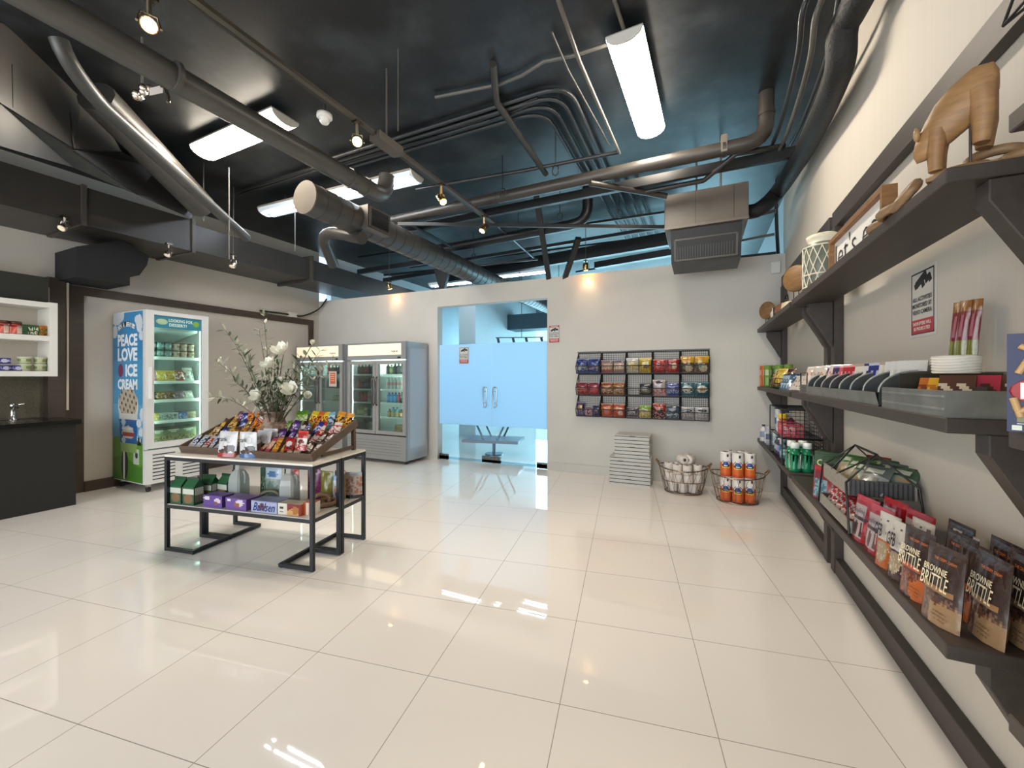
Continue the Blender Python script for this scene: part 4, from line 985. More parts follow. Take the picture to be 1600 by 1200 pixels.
def barmesh(k, w_, h, c1, c2, c3):
    return pouch('bar'+k, w_, h, .018, pat(c1, ('b',.2,.8,c2), ('n',.28,.72,c3,.5,len(k)+ord(k[0])%7), ('b',.0,.07,c1), ('b',.93,1,c1)), stand=False, nu=6, nv=14, crimp=.06, seed=ord(k[0])+len(k))
sweets = {
 'silver':('silver','b9bdc4','d8dbe0','3f5f9a'), 'silverred':('silver and red','c2c4ca','b8442e','e4e4e4'), 'gold':('gold','a88a3c','d0b060','5c3c20'), 'brown':('brown','5a3820','8a5830','d8a850'),
 'orange':('orange','c8682a','e09038','7a2c18'), 'navy':('navy','2a3068','4450a0','d8dcf0'), 'plum':('plum','3c2048','6a3a78','d0b0d8'), 'tan':('tan','b09468','d8c8a0','7a5030'),
 'pink':('pink','d0506c','f0a890','f4e0c8'), 'amber':('amber','d88a2c','f0b850','b04a20'), 'cream':('cream','e4d8b8','c8503c','f4eee0'), 'red':('red','c02820','d83830','f4ece8'),
 'choc':('chocolate brown','3c2420','5a3830','e4d8d0'), 'violet':('violet','4c2a6c','7a50a0','e4d8ec'), 'blue':('royal blue','28308c','3c48b0','e8e8f4'), 'green':('green','5c9a2c','90c840','f0f0d0'),
 'yellow':('yellow','d8b828','f0dc50','a83c20'), 'mango':('orange-yellow','e8962c','f4b040','4a2818'), 'white':('white','dcd8d4','c03838','f0ece8'), 'sky':('pale blue','7fb4cc','c8e0e8','2c5a8c')}
def row(u0, v0, s, n, kinds, h, wd, lean, trayname, rowname, span=.56):
    for i, kd in enumerate(kinds):
        nm, c1, c2, c3 = sweets[kd]
        u = u0 + span*(i+.5)/len(kinds); v = v0 + s*.48
        z = TT + .022 + s*.19
        me = barmesh(kd + str(int(wd*1000)), wd, h, c1, c2, c3)
        lab = '%s wrapped bar, %s, %s row of the %s wooden tray' % (nm, nth(i, len(kinds)), rowname, trayname)
        place(me, 'sweet_bar', lab, 'snack bar', LT(u, v, z), (R(-lean+random.uniform(-9, 9)), R(random.uniform(-13, 13)), TR+R(random.uniform(-20, 20))), 'bars in the %s tray' % trayname)
random.seed(11)
row(.02, .12, .08, 7, ['silver','silver','silverred','silver','silver','tan','tan','brown'], .135, .055, 48, 'left', 'front')
row(.02, .12, .33, 7, ['gold','tan','navy','gold','brown','orange','tan','gold'], .135, .055, 44, 'left', 'second')
row(.02, .12, .58, 7, ['brown','gold','brown','navy','gold','orange','orange','brown'], .135, .055, 38, 'left', 'third')
row(.02, .12, .83, 7, ['brown','plum','navy','orange','orange','red','orange','tan'], .14, .055, 32, 'left', 'back')
row(.745, .10, .08, 7, ['pink','pink','amber','amber','cream','cream','choc','choc'], .135, .05, 48, 'right', 'front')
row(.745, .10, .33, 7, ['violet','violet','violet','choc','choc','red','choc','choc'], .14, .06, 44, 'right', 'second')
row(.745, .10, .58, 7, ['green','violet','choc','blue','blue','red','red','white'], .14, .06, 38, 'right', 'third')
row(.745, .10, .84, 7, ['green','green','yellow','orange','yellow','sky','mango','mango'], .155, .065, 32, 'right', 'back')
# red sharing bags in the right tray
mb_ = pouch('redbag', .10, .15, .04, pat('c4201c', ('b',.3,.62,'f0e8e0'), ('e',.5,.45,.3,.12,'8a1c18'), ('b',.85,1,'e85040'), ('n',.05,.3,'f0e0d8',.25,3)), nu=10, nv=16)
place(mb_, 'sweets_bag', 'tall red and white sweets bag standing in the right wooden tray', 'packet', LT(1.16, .15, TT+.06), (R(-12), 0, TR-R(4)))
mb2 = pouch('redbag2', .085, .10, .035, pat('b81c18', ('e',.5,.55,.33,.2,'f0e4dc'), ('n',.1,.4,'2c1010',.35,4)), nu=10, nv=12)
place(mb2, 'sweets_bag', 'short red sweets bag left of the tall one, in the right tray', 'packet', LT(1.055, .14, TT+.055), (R(-20), 0, TR))
# four silver chocolate bark bags in front
def bark(i, px, py, wd, foot, lab, lean=6):
    me = pouch('bark%s' % foot, wd, .195, .05, pat('f4f4f6', ('b',0,.17,foot), ('d',3.1,2.0,.14,.42,'3a2620'), ('r',.0,.28,.24,1,'f4f4f6'), ('e',.72,.34,.24,.13,'3a2420'), ('e',.4,.22,.3,.08,'4a2c24'), ('b',.95,1,'e8e8ea')), nu=16, nv=26, crimp=.06)
    q = PZ(px, py, TT); t = place(me, 'chocolate_bag', lab, 'packet', q, (R(-lean+random.uniform(-9, 9)), 0, TR + R(4)))
    text('tark', wd*.38, .034, '34302e', t, (-wd*.16, -.022, .135), (0,0,0), .01)
    part(MB().tube([(wd*.14+.026*math.cos(k*math.pi/10), -.0215, .135+.026*math.sin(k*math.pi/10)) for k in range(20)], .0008, '8a8488', 4, closed=True), 'printed_ring', INK, t)
bark(0, 354, 713.5, .17, 'c03028', 'silver chocolate pouch with a red foot, leftmost on the table edge')
bark(1, 388, 714.5, .155, '3c78b8', 'silver chocolate pouch with a blue foot, beside the red-footed one')
bark(2, 407, 711, .14, '4468a8', 'silver chocolate pouch with a dark blue foot, behind the light blue one')
bark(3, 422, 707, .14, '5a3c34', 'silver chocolate pouch at the back, just before the vase')
# vase
vq = LT(.655, .40, TT)
t = thing('vase', 'rough terracotta-grey vase with small side handles holding the white flowers', 'vase', vq)
prof = [(.001,0),(.07,0),(.088,.02),(.108,.09),(.112,.14),(.105,.18),(.085,.215),(.07,.24),(.066,.27),(.07,.305),(.078,.325),(.074,.33),(.062,.30),(.06,.25)]
part(MB().lathe(prof, lambda z, a: 'a08a78' if math.sin(a*.09+z*60) > -.4 else '8c6c5c', n=28), 'vase_body', mat('rough_clay', .8, grain=.25, gscale=(20,20,20), bump=.5), t)
for sg in (-1, 1): part(MB().tube([(sg*.10, 0, .17), (sg*.135, 0, .19), (sg*.13, 0, .215), (sg*.09, 0, .215)], .01, '86685a', 8), 'handle', mat('rough_clay'), t)
VM = vq + Vector((0, 0, .31))
def leaf(b, p, d, up, ln, wd, col):
    s = d.cross(up); s = s.normalized() if s.length > .01 else Vector((1,0,0))
    n_ = s.cross(d).normalized()
    pts = [p, p+d*ln*.3+s*wd/2, p+d*ln*.3-s*wd/2, p+d*ln*.68+s*wd*.42-n_*ln*.05, p+d*ln*.68-s*wd*.42-n_*ln*.05, p+d*ln-n_*ln*.14]
    b.add(pts, [(0,1,2),(1,3,4,2),(3,5,4)], col)
def stem_pts(tip, sag, n=12):
    a = VM - Vector((0,0,.2)); m = VM.lerp(tip, .5) + Vector((0,0,sag)); o = []
    for i in range(n+1):
        s = i/n; o.append(a*(1-s)**2 + m*2*s*(1-s) + tip*s*s)
    return o
GR = ['3c4a34','4a5840','5f6c54','7c866e','303c2c','a8aa94']
tips = [(352,516,-.1,.10,'upper left branch with dense dark leaves'),(412,494,0,.02,'tallest leafy branch rising straight up to a pale tip'),(405,516,.1,.04,'leafy branch just below the tallest tip, pale flowers at its end'),(340,566,.05,.06,'branch reaching left towards the freezer'),(330,620,.1,.08,'low pale branch stretching far to the left'),(372,540,-.2,.05,'branch leaning left with dark narrow leaves'),
 (500,548,.0,-.02,'branch reaching far right over the fridges'),(520,566,.15,.02,'pale branch stretching furthest to the right'),(490,572,-.1,.05,'low right branch with dark green leaves'),(470,560,.1,.08,'mid right branch with dark green leaves'),(470,598,-.1,.06,'low drooping branch right of the vase'),(385,560,.15,.02,'short inner branch left of the flowers'),
 (430,545,.2,.03,'inner branch behind the large flower'),(452,578,.2,.02,'inner branch right of the large flower'),(368,598,-.15,.05,'low branch with narrow leaves left of the vase'),(440,600,-.2,.02,'short front branch with grey-green leaves'),(400,600,-.25,.02,'short front branch above the vase mouth'),
 (425,600,-.1,.0,'stubby dark branch at the heart of the bouquet'),(448,590,.0,.02,'dark leafy branch right of centre'),(410,590,.1,.02,'dark leafy branch left of centre'),(462,600,.05,.04,'branch arching right below the blooms'),(476,575,-.05,.06,'dark branch under the small high bud'),(436,566,.12,.02,'upright dark branch under the large bloom'),(395,612,.05,.03,'very low branch left over the vase rim')]
random.seed(5)
for i, (px, py, dy, sag, lab) in enumerate(tips):
    r_ = ray(px, py); tt = (vq.y + dy*1.0)/r_[1] if abs(r_[1]) > .1 else 3.3
    tip = PD(px, py, 3.38 + dy); pts = stem_pts(tip, sag)
    b = MB(); b.tube(pts, [.0045-.003*k/12 for k in range(13)], '5a5240', 5)
    pale = px < 345 or px > 505 or py < 500
    for k in range(3, 13):
        for sd in range(4 if k > 5 else 2):
            p = pts[k]; d = (pts[k]-pts[k-1]).normalized()
            side = d.orthogonal(); side.rotate(Matrix.Rotation(random.uniform(0, 6.28), 3, d))
            dr_ = (d*random.uniform(.3,.9) + side*random.uniform(.5,.9)).normalized()
            leaf(b, p, dr_, Vector((0,0,1)) + side*.3, random.uniform(.055,.10), random.uniform(.014,.021), random.choice(['d8d6c4','c4c4b0','9aa088']) if pale and random.random() < .75 else random.choice(GR))
    part(b, 'branch', LEAFM, label=lab + ', in the vase', cat='branch', group='leafy branches in the vase')
def blossom(i, px, py, dy, r0, lab, open_=1.0):
    c = PD(px, py, 3.38+dy); pts = stem_pts(c, .03)
    b = MB(); b.tube(pts, [.005-.002*k/12 for k in range(13)], '564c3c', 6)
    for k in (5, 7, 9, 10):
        d = (pts[k]-pts[k-1]).normalized(); side = d.orthogonal(); side.rotate(Matrix.Rotation(k*2.1, 3, d))
        leaf(b, pts[k], (d*.5+side).normalized(), Vector((0,0,1)), .09, .03, '3f5a34')
    t = part(b, 'magnolia_stem', LEAFM, label=lab, cat='flower')
    f = MB(); ax = (c-pts[-2]).normalized() + Vector((random.uniform(-.3,.3), -.8, .2)); ax.normalize(); u_ = ax.orthogonal().normalized(); v_ = ax.cross(u_)
    for ring, (np_, ln, tilt) in enumerate(((5, r0*1.3, .95*open_), (4, r0*1.05, .5*open_))):
        for k in range(np_):
            a_ = 2*math.pi*(k+.4*ring)/np_; rad = u_*math.cos(a_)+v_*math.sin(a_)
            tan = ax.cross(rad)
            def P(uu, vv):
                s = vv; wdt = ln*.42*math.sin(math.pi*min(1, .08+s*.86))**.7
                d = rad*math.sin(tilt*(1.2-.3*s)) + ax*math.cos(tilt*(1.2-.5*s))
                return c + d*ln*s + tan*wdt*(uu-.5)*2 + ax*ln*.14*((uu-.5)*2)**2
            f.grid(P, 4, 5, 'ecebdf')
    part(f, 'petals', mat('petal', .6), t)
    part(MB().ball(c + ax*r0*.15, .011, 'c8c080', 8, 6), 'flower_centre', MATTE, t)
blossom(0, 443, 554, -.05, .075, 'large open white magnolia at the top of the bouquet')
blossom(1, 424, 574, -.08, .062, 'white magnolia seen sideways, left of the largest bloom')
blossom(2, 456, 612, -.12, .065, 'white magnolia low on the right of the bouquet')
blossom(3, 406, 620, -.14, .055, 'white magnolia low on the left, just above the vase')
blossom(4, 481, 620, -.05, .045, 'small white magnolia low at the far right of the bouquet', .6)
blossom(5, 488, 538, -.0, .03, 'small white bud high on the right of the bouquet', .5)
blossom(6, 441, 597, -.1, .035, 'half open white bud in the middle of the bouquet', .5)
# ---------------- lower shelf goods
def on_shelf(px, py): return PZ(px, py, TS)
# gable bags
def gable(key, w_, d, h):
    b = MB(); gz = h*.68
    def fc(u, v): return '2c5a3c' if v > .9 or v < .08 or u < .06 or u > .94 else ('8a6a48' if ((u-.5)/.36)**2+((v-.34)/.26)**2 < 1 else 'd8ddd0' if v > .62 else '3a6248')
    b.grid(lambda u, v: ((u-.5)*w_, -d/2, v*gz), 8, 10, fc, smooth=False)
    b.box(-w_/2, w_/2, -d/2+.0005, d/2, 0, gz, '2a5a3a')
    b.add([(-w_/2,-d/2,gz),(w_/2,-d/2,gz),(w_/2,d/2,gz),(-w_/2,d/2,gz),(-w_/2,0,h*.93),(w_/2,0,h*.93)], [(0,1,5,4),(2,3,4,5),(0,4,3),(1,2,5)], ['2f6a42','2f6a42','245034','245034'])
    b.box(-w_/2-.004, w_/2+.004, -.004, .004, h*.9, h, '1f4a30')
    b.grid(lambda u, v: (w_/2+.0008, (u-.5)*d*.8, .02+v*gz*.8), 3, 4, lambda u, v: 'c8ccc0' if v > .4 else '7a7a6a', smooth=False)
    return b.mesh('gable_bag', CARD)
gb = gable('g', .112, .085, .205)
for i, (u, v, dr_) in enumerate(((.085,.065,0),(.225,.06,0),(.235,.18,8),(.355,.235,-6),(.33,.36,5))):
    place(gb, 'biscuit_bag', 'green gable-top biscuit bag, %s on the lower table shelf' % ['leftmost in front','second in front','first behind the front pair','right one of the second row','furthest back'][i], 'packet', LT(u, v, TS), TR+R(dr_), 'green biscuit bags')
def lie(me, nm, lab, cat, u, v, rz=0, grp=None): return place(me, nm, lab, cat, LT(u, v, TS), TR+R(rz), grp)
pb = carton('purp', .185, .10, .088, pat('6a4a9c', ('e',.74,.55,.15,.3,'e4d8e8'), ('e',.68,.35,.12,.2,'8a5a44'), ('e',.2,.75,.16,.13,'e8e4f0'), ('n',0,.3,'7a5aac',.3,4)), '5c3f90', '8468b0')
lie(pb, 'biscuit_box', 'lilac chocolate biscuit box beside the green bags', 'carton', .455, .08, 0, 'lilac biscuit boxes')
pb2 = carton('purp2', .21, .12, .085, pat('7254a4', ('e',.55,.5,.13,.3,'9a6448'), ('e',.68,.62,.2,.28,'e8dce8'), ('e',.57,.42,.12,.22,'9a6448'), ('e',.16,.8,.1,.12,'f0ecf4')), '6a4488', '8a70b4')
lie(pb2, 'biscuit_box', 'lilac chocolate biscuit box in the middle, beside the pale blue one', 'carton', .69, .085, -3, 'lilac biscuit boxes')
o = lie(carton('bahl', .235, .12, .085, pat('b4bcdc', ('e',.42,.5,.13,.32,'8a5c48'), ('b',.9,1,'9ca4cc')), '8088b4', '9098b8'), 'biscuit_box', 'pale blue biscuit box with dark blue script lettering', 'carton', .95, .085, 0)
text('Bahlsen', .20, .062, '1f2c74', o, (0, -.0612, .042), (0, 0, 0), .012, shear=.4)
o = lie(carton('oran', .20, .09, .082, pat('e8dcc4', ('r',.38,1,0,1,'8a2c34'), ('e',.68,.2,.25,.4,'dcae70'), ('e',.78,.45,.16,.34,'b87838'), ('r',0,.34,0,1,'ece8dc'), ('r',.08,.26,.55,.65,'3a3a3a'), ('r',.06,.28,.2,.25,'9a8a7a')), 'c85c34', 'd8c8b0'), 'biscuit_box', 'cream and dark red biscuit box at the right end of the shelf', 'carton', 1.17, .075, 0)
o = lie(carton('oran2', .09, .07, .09, pat('e4dccc', ('r',.0,.22,0,1,'c85a2c'), ('r',.5,.68,0,1,'c85a2c')), 'e8e0d4', 'd87838'), 'biscuit_box', 'small white and orange striped box behind the right table leg', 'carton', 1.305, .10, 8)
# jugs
def jug(lab, u, v, rz=0):
    t = thing('glass_jug', lab, 'jug', LT(u, v, TS), TR+R(rz))
    g = mat('frosted_glass', .25, spec=.6, trans=.35, alpha=.75)
    b = MB(); a = .058
    def sec(r_, z): return [Vector((r_*x, r_*y, z)) for x, y in ((-1,-.75),(-.75,-1),(.75,-1),(1,-.75),(1,.75),(.75,1),(-.75,1),(-1,.75))]
    ss = [sec(.054,.0), sec(.058,.01), sec(.058,.16), sec(.052,.20), sec(.036,.235), sec(.022,.25), sec(.020,.30), sec(.023,.305)]
    for p, q in zip(ss, ss[1:]):
        for k in range(8): b.add([p[k], p[(k+1)%8], q[(k+1)%8], q[k]], [(0,1,2,3)], 'c8d0cc', False)
    b.add(ss[0], [tuple(range(8))[::-1]], 'b8c0bc')
    part(b, 'jug_body', g, t)
    part(MB().tube(L3((.03,0,.225),(.05,.0,.235),(.062,0,.2),(.060,0,.14)), .008, 'c4ccc8', 8), 'handle', g, t)
jug('pale frosted square glass jug standing behind the lilac boxes', .485, .23); jug('pale frosted square glass jug standing behind the pale blue box', .98, .235, 12)
def film2(k, w_, h, d, base, *ops): return pouch(k, w_, h, d, pat(base, *ops), nu=12, nv=16)
for i, (nm, u, v, w_, h, d, base, ops) in enumerate((
  ('white and pale blue bag with a clear window behind the jugs', .70, .36, .17, .25, .06, 'a8b8ac', (('b',.62,1,'c8dcec'),('e',.5,.78,.35,.1,'5a88b8'),('e',.5,.3,.38,.25,'7c9080'))),
  ('dark green bag left of the pale blue topped one', .60, .38, .11, .24, .05, '3a5a44', (('n',.2,.7,'8aa088',.3,3),)),
  ('red crinkled bag behind the second jug', .86, .40, .13, .24, .06, 'a83424', (('b',.75,1,'e0502c'),('n',.3,.7,'4a2420',.3,4))),
  ('magenta bag behind the second jug', 1.05, .42, .12, .25, .06, '8a2c6c', (('n',.2,.6,'a83c84',.4,5),)),
  ('olive yellow bag by the table legs', 1.19, .40, .12, .24, .07, '8a8430', (('b',.0,.2,'6a6424'),)),
  ('ochre bag right of the olive one', 1.27, .46, .09, .235, .06, '9a7a2c', (('n',.3,.6,'6a5420',.3,3),)),
  ('black and grey bag in the middle of the shelf', .78, .44, .10, .22, .05, '3a3c40', (('n',.2,.8,'6a6c70',.4,6),)),
  ('blue and white biscuit bag at the right end', 1.30, .40, .10, .21, .06, 'c8d0dc', (('b',.8,1,'3c7cb0'),('e',.5,.45,.3,.2,'c09070'),('d',2,1,0,.4,'2c5ca0'))),
  ('clear bag of pink wafers at the far right end', 1.33, .53, .17, .21, .07, 'c8b8ac', (('n',.15,.8,'b87860',.4,3),('b',0,.12,'22242c'),('b',.85,1,'b8bcc4'))))):
    place(film2('low%d' % i, w_, h, d, base, *ops), 'snack_bag', nm + ', lower table shelf', 'packet', LT(u, v, TS), TR+R([0,5,-4,6,0,14,0,8,18][i]))
def knot(lab, pos, rz, col, r_=.045, tb=.014, name='wooden_knot'):
    t = thing(name, lab, 'wooden ornament', pos, rz)
    for k, (dx, tilt) in enumerate(((0, 10), (.05, 75), (.10, 12))):
        Mk = Matrix.Translation((dx, 0, r_*(.35 if k != 1 else .8)+tb*.6)) @ Matrix.Rotation(R(tilt), 4, 'X')
        part(MB(Mk).tube([(r_*1.25*math.cos(a*math.pi/10), r_*.8*math.sin(a*math.pi/10), 0) for a in range(20)], tb, col, 8, closed=True), 'link', WOODN, t)
knot('greyish wooden chain ornament between the two jugs', LT(.76, .20, TS), TR+R(20), '6c6a58', .055, .017)
knot('tan wooden chain ornament at the right end of the shelf', LT(1.24, .20, TS), TR+R(60), '9a7a5c', .055, .017)
# ================================================================ wall basket rack with crisps
RX0, RX1, RZ0, RZ1 = -1.60, .09, .83, 1.725
CWD = (RX1-RX0)/5; CH = (RZ1-RZ0)/3
yb = BW(-.8) - .004
t = thing('basket_rack', 'black wire wall rack of fifteen baskets filled with crisp bags', 'wire rack', (RX0, yb, RZ0), R(1.0))
BK = '14161c'
part(MB().box(-.01, RX1-RX0+.01, -.02, -.005, RZ1-RZ0, RZ1-RZ0+.014, '5a554e'), 'top_bar', BLACKM, t)
for r_ in range(3):
    for c in range(5):
        x0 = c*CWD+.006; x1 = (c+1)*CWD-.006; z0 = r_*CH+.004; z1 = z0+CH-.012; y1 = -.012; yf = -.13
        b = MB(); g = .0034
        for k in range(14): x = x0+(x1-x0)*(k+.5)/14; b.box(x-g/2*1.2, x+g/2*1.2, y1-g, y1, z0, z1, BK)
        for k in range(11): z = z0+(z1-z0)*(k+.5)/11; b.box(x0, x1, y1-g*2, y1-g, z-g/2*1.2, z+g/2*1.2, BK)
        part(b, 'mesh_back', BLACKM, t)
        f = MB(); s = .010
        for a, b_ in (((x0,y1,z0),(x0,y1,z1)), ((x1,y1,z0),(x1,y1,z1)), ((x0,y1,z1),(x1,y1,z1)), ((x0,y1,z0),(x1,y1,z0)), ((x0,yf,z0+.0),(x1,yf,z0+.0)), ((x0,y1,z0),(x0,yf,z0)), ((x1,y1,z0),(x1,yf,z0)),
                      ((x0,yf-.03,z0+.10),(x1,yf-.03,z0+.10)), ((x0,yf,z0),(x0,yf-.03,z0+.10)), ((x1,yf,z0),(x1,yf-.03,z0+.10)), ((x0,yf-.03,z0+.10),(x0,y1,z1)), ((x1,yf-.03,z0+.10),(x1,y1,z1))):
            f.tube([a, b_], s/2*1.4, BK, 5)
        part(f, 'basket_frame', BLACKM, t)
        m_ = MB(); g2 = .0012
        for k in range(9):
            x = x0+(x1-x0)*(k+.5)/9; m_.tube([(x,y1,z0),(x,yf,z0),(x,yf-.03,z0+.10)], g2, BK, 3)
        for k in range(3): z = z0+.025*(k+1); yy = yf-.03*(.25*(k+1)); m_.tube([(x0,yy,z),(x1,yy,z)], g2, BK, 3)
        part(m_, 'basket_mesh', BLACKM, t)
crisps = {
 (2,0): [('blue','24408c',('n',.15,.55,'a8a090',.35,3),('e',.25,.38,.14,.16,'d8d4c4'),('b',.9,1,'1c3070'),.20),('blue','24408c',('n',.15,.5,'b89880',.4,5),('b',.5,.6,'3c5cac'),('b',.9,1,'1c3070'),.20)],
 (2,1): [('pink and tan','b06868',('b',.35,.8,'d0a890'),('n',.3,.7,'e8c8a0',.4,4),('b',.85,1,'9a8c94'),.175),('mauve and cream','a88888',('b',.3,.75,'dcb498'),('n',.3,.7,'f0dcc0',.4,7),('b',.85,1,'7c7484'),.175)],
 (2,2): [('white and yellow','d0ccb0',('e',.5,.5,.3,.2,'e0c860'),('n',.2,.6,'a07840',.2,4),('b',.85,1,'e8e8e0'),.20),('gold','c8a830',('e',.5,.55,.3,.22,'f0e4a0'),('e',.55,.42,.25,.12,'7a4a20'),('b',.85,1,'e8d070'),.20)],
 (2,3): [('bright red','b02428',('n',.2,.8,'e07068',.3,4),('b',.9,1,'c83838'),('b',0,.08,'8a1c20'),.175),('deep red','a81c24',('e',.6,.5,.2,.25,'f0d0b0'),('n',.1,.4,'d86050',.3,3),('b',.9,1,'8c1820'),.18)],
 (2,4): [('yellow and brown','6a4c34',('b',.62,1,'e0a820'),('e',.6,.3,.3,.25,'d8c8a8'),('e',.25,.4,.12,.12,'3c7040'),.21),('yellow and tan','7a5838',('b',.62,1,'e4b024'),('e',.6,.3,.3,.25,'e0d4b8'),('e',.3,.45,.14,.14,'2c7048'),.21)],
 (1,0): [('crimson','9c2430',('b',.5,.58,'d8706c'),('n',.15,.45,'d86848',.4,5),('b',.8,1,'7c2038'),.17),('crimson','a4283a',('e',.5,.5,.35,.25,'c84850'),('n',.15,.4,'e08060',.3,2),('b',.8,1,'802440'),.17)],
 (1,1): [('orange brown','8a4c24',('n',.1,.5,'e0c8a8',.4,3),('b',.6,.75,'c87838'),('b',.9,1,'b86830'),.17),('golden brown','9a6428',('n',.1,.5,'c8b090',.45,8),('b',.7,.8,'e0a040'),('b',.9,1,'a86028'),.17)],
 (1,2): [None, ('black','2c2c2c',('e',.5,.4,.35,.25,'6a6050'),('n',.2,.6,'a09068',.25,4),('b',.9,1,'1c1c1e'),.16)],
 (1,3): [('pink and white','c8b8b8',('b',.0,.35,'d8a8a0'),('e',.5,.85,.3,.08,'2a2a30'),('n',.15,.5,'b84850',.25,3),.21),('violet blue','4c5aa0',('n',.2,.5,'c0c8e0',.4,4),('b',.7,.8,'8898c8'),('b',.9,1,'3c4888'),.17)],
 (1,4): [('teal and white','3f7c88',('e',.5,.5,.4,.3,'d8d8d0'),('n',.3,.6,'404850',.25,5),('b',.88,1,'2c6474'),.18),('dark teal','1f6470',('e',.5,.52,.4,.26,'d8d0b0'),('e',.5,.5,.22,.14,'b08c58'),('b',.88,1,'2a7480'),.18)],
 (0,0): [('purple','3c2a5c',('e',.5,.65,.3,.16,'d8a83c'),('n',.1,.45,'a898b8',.35,4),('b',.9,1,'4c3470'),.19),('small pink','c8a8b0',('e',.5,.5,.2,.35,'8a2c40'),('b',.9,1,'7c5c70'),('b',0,.1,'8c6c7c'),.115),('dark purple','3a3454',('n',.2,.8,'5c5478',.4,3),('b',.9,1,'2c2844'),('b',0,.05,'2c2844'),.15)],
 (0,1): [('orange','c04c20',('e',.5,.35,.25,.18,'d88070'),('b',.6,.7,'e08038'),('b',.88,1,'9c5c38'),.18),('orange red','c44824',('e',.6,.32,.22,.18,'f0c0b0'),('b',.6,.7,'e8a878'),('b',.88,1,'b07040'),.18)],
 (0,2): [('grey and black','5c5458',('n',.2,.7,'a8a0a0',.45,4),('b',.9,1,'8a8488'),('b',0,.1,'a89890'),.14),('lime and yellow','c8b468',('b',.72,1,'8ab03c'),('n',.1,.4,'f0e0a0',.4,3),('b',.5,.6,'e0dcd0'),.17)],
 (0,3): [('black, red and orange','5a2020',('n',.5,1,'d8502c',.5,4),('n',0,.5,'e0b0b0',.4,7),('e',.6,.5,.2,.15,'1c1418'),.20),('navy and silver','54687c',('e',.5,.6,.3,.14,'1c2838'),('n',.1,.45,'c8d4e0',.4,5),('b',.85,1,'202c38'),.18)],
 (0,4): [('silver white','c4c0c0',('e',.5,.72,.35,.1,'303438'),('n',.1,.5,'a08c80',.3,4),('b',.92,1,'e0e0e0'),.165),('silver white','ccc8c8',('e',.5,.74,.35,.1,'28303c'),('n',.1,.5,'b09888',.3,6),('b',.92,1,'e8e8e8'),.165)]}
ca1, sa1 = math.cos(R(1)), math.sin(R(1))
for (r_, c), lst in crisps.items():
    n = len(lst)
    for i, it in enumerate(lst):
        if it is None: continue
        h = it[-1]; nm, base = it[0], it[1]; ops = it[2:-1]
        w_ = (CWD-.02)/n*.98
        me = pouch('cr%d%d%d' % (r_, c, i), w_, h, .055, pat(base, *ops), stand=False, nu=14, nv=18, seed=r_*20+c*3+i)
        x = c*CWD + CWD*(i+.5)/n; y = -.085; z = r_*CH + .008
        loc = Vector((RX0 + x*ca1 - y*sa1, yb + x*sa1 + y*ca1, RZ0+z))
        rn = ['bottom','middle','top'][r_]
        lab = '%s crisp bag, %s in the %s basket, %s row' % (nm, 'alone' if n == 1 or None in lst else ['left','right'][i] if n == 2 else ['left','middle','right'][i], ['leftmost','second','middle','fourth','rightmost'][c], rn)
        place(me, 'crisp_bag', lab, 'packet', loc, (R(8 if h > .16 else 4), 0, R(1)), 'crisp bags in the wire rack')
# ================================================================ stacked white boxes
random.seed(3)
bxa = PY(954, 750, 5.33).x; 
for i in range(14):
    big = i < 8
    w_ = .50 if big else .425; x0 = -1.075 if big else -1.015
    zb = i*.0455 if big else 8*.0455 + (i-8)*.0458
    dx = random.uniform(-.005, .005); hh = .0435
    b = MB(); b.box(0, w_, 0, .33, .0, hh-.008, 'dcd9d2'); 
    o_l = 'white flat shipping box, %s of the stack by the wall' % ('bottom one' if i == 0 else 'topmost' if i == 13 else ORD[i] + ' from the bottom')
    t = thing('shipping_box', o_l, 'box', (x0+dx, 5.30 + random.uniform(-.004,.004), zb), R(1), 'white boxes in the stack')
    t['label'] = o_l
    part(b, 'box_tray', CARD, t)
    part(MB().box(-.002, w_+.002, -.002, .332, hh-.0085, hh, 'e6e3dc'), 'box_lid', CARD, t)
    part(MB().box(.0, w_, -.0035, -.0008, hh-.0165, hh-.0085, '2a2a2c'), 'lid_gap_shade', MATTE, t)  # dark strip stands in for the shade in the gap under the lid
    if i in (1, 5, 6, 10, 13): part(MB().box(w_*.2+.1*(i%3), w_*.2+.1*(i%3)+.07, -.003, -.001, hh-.014, hh-.005, '3a3a3e'), 'box_tab', MATTE, t)
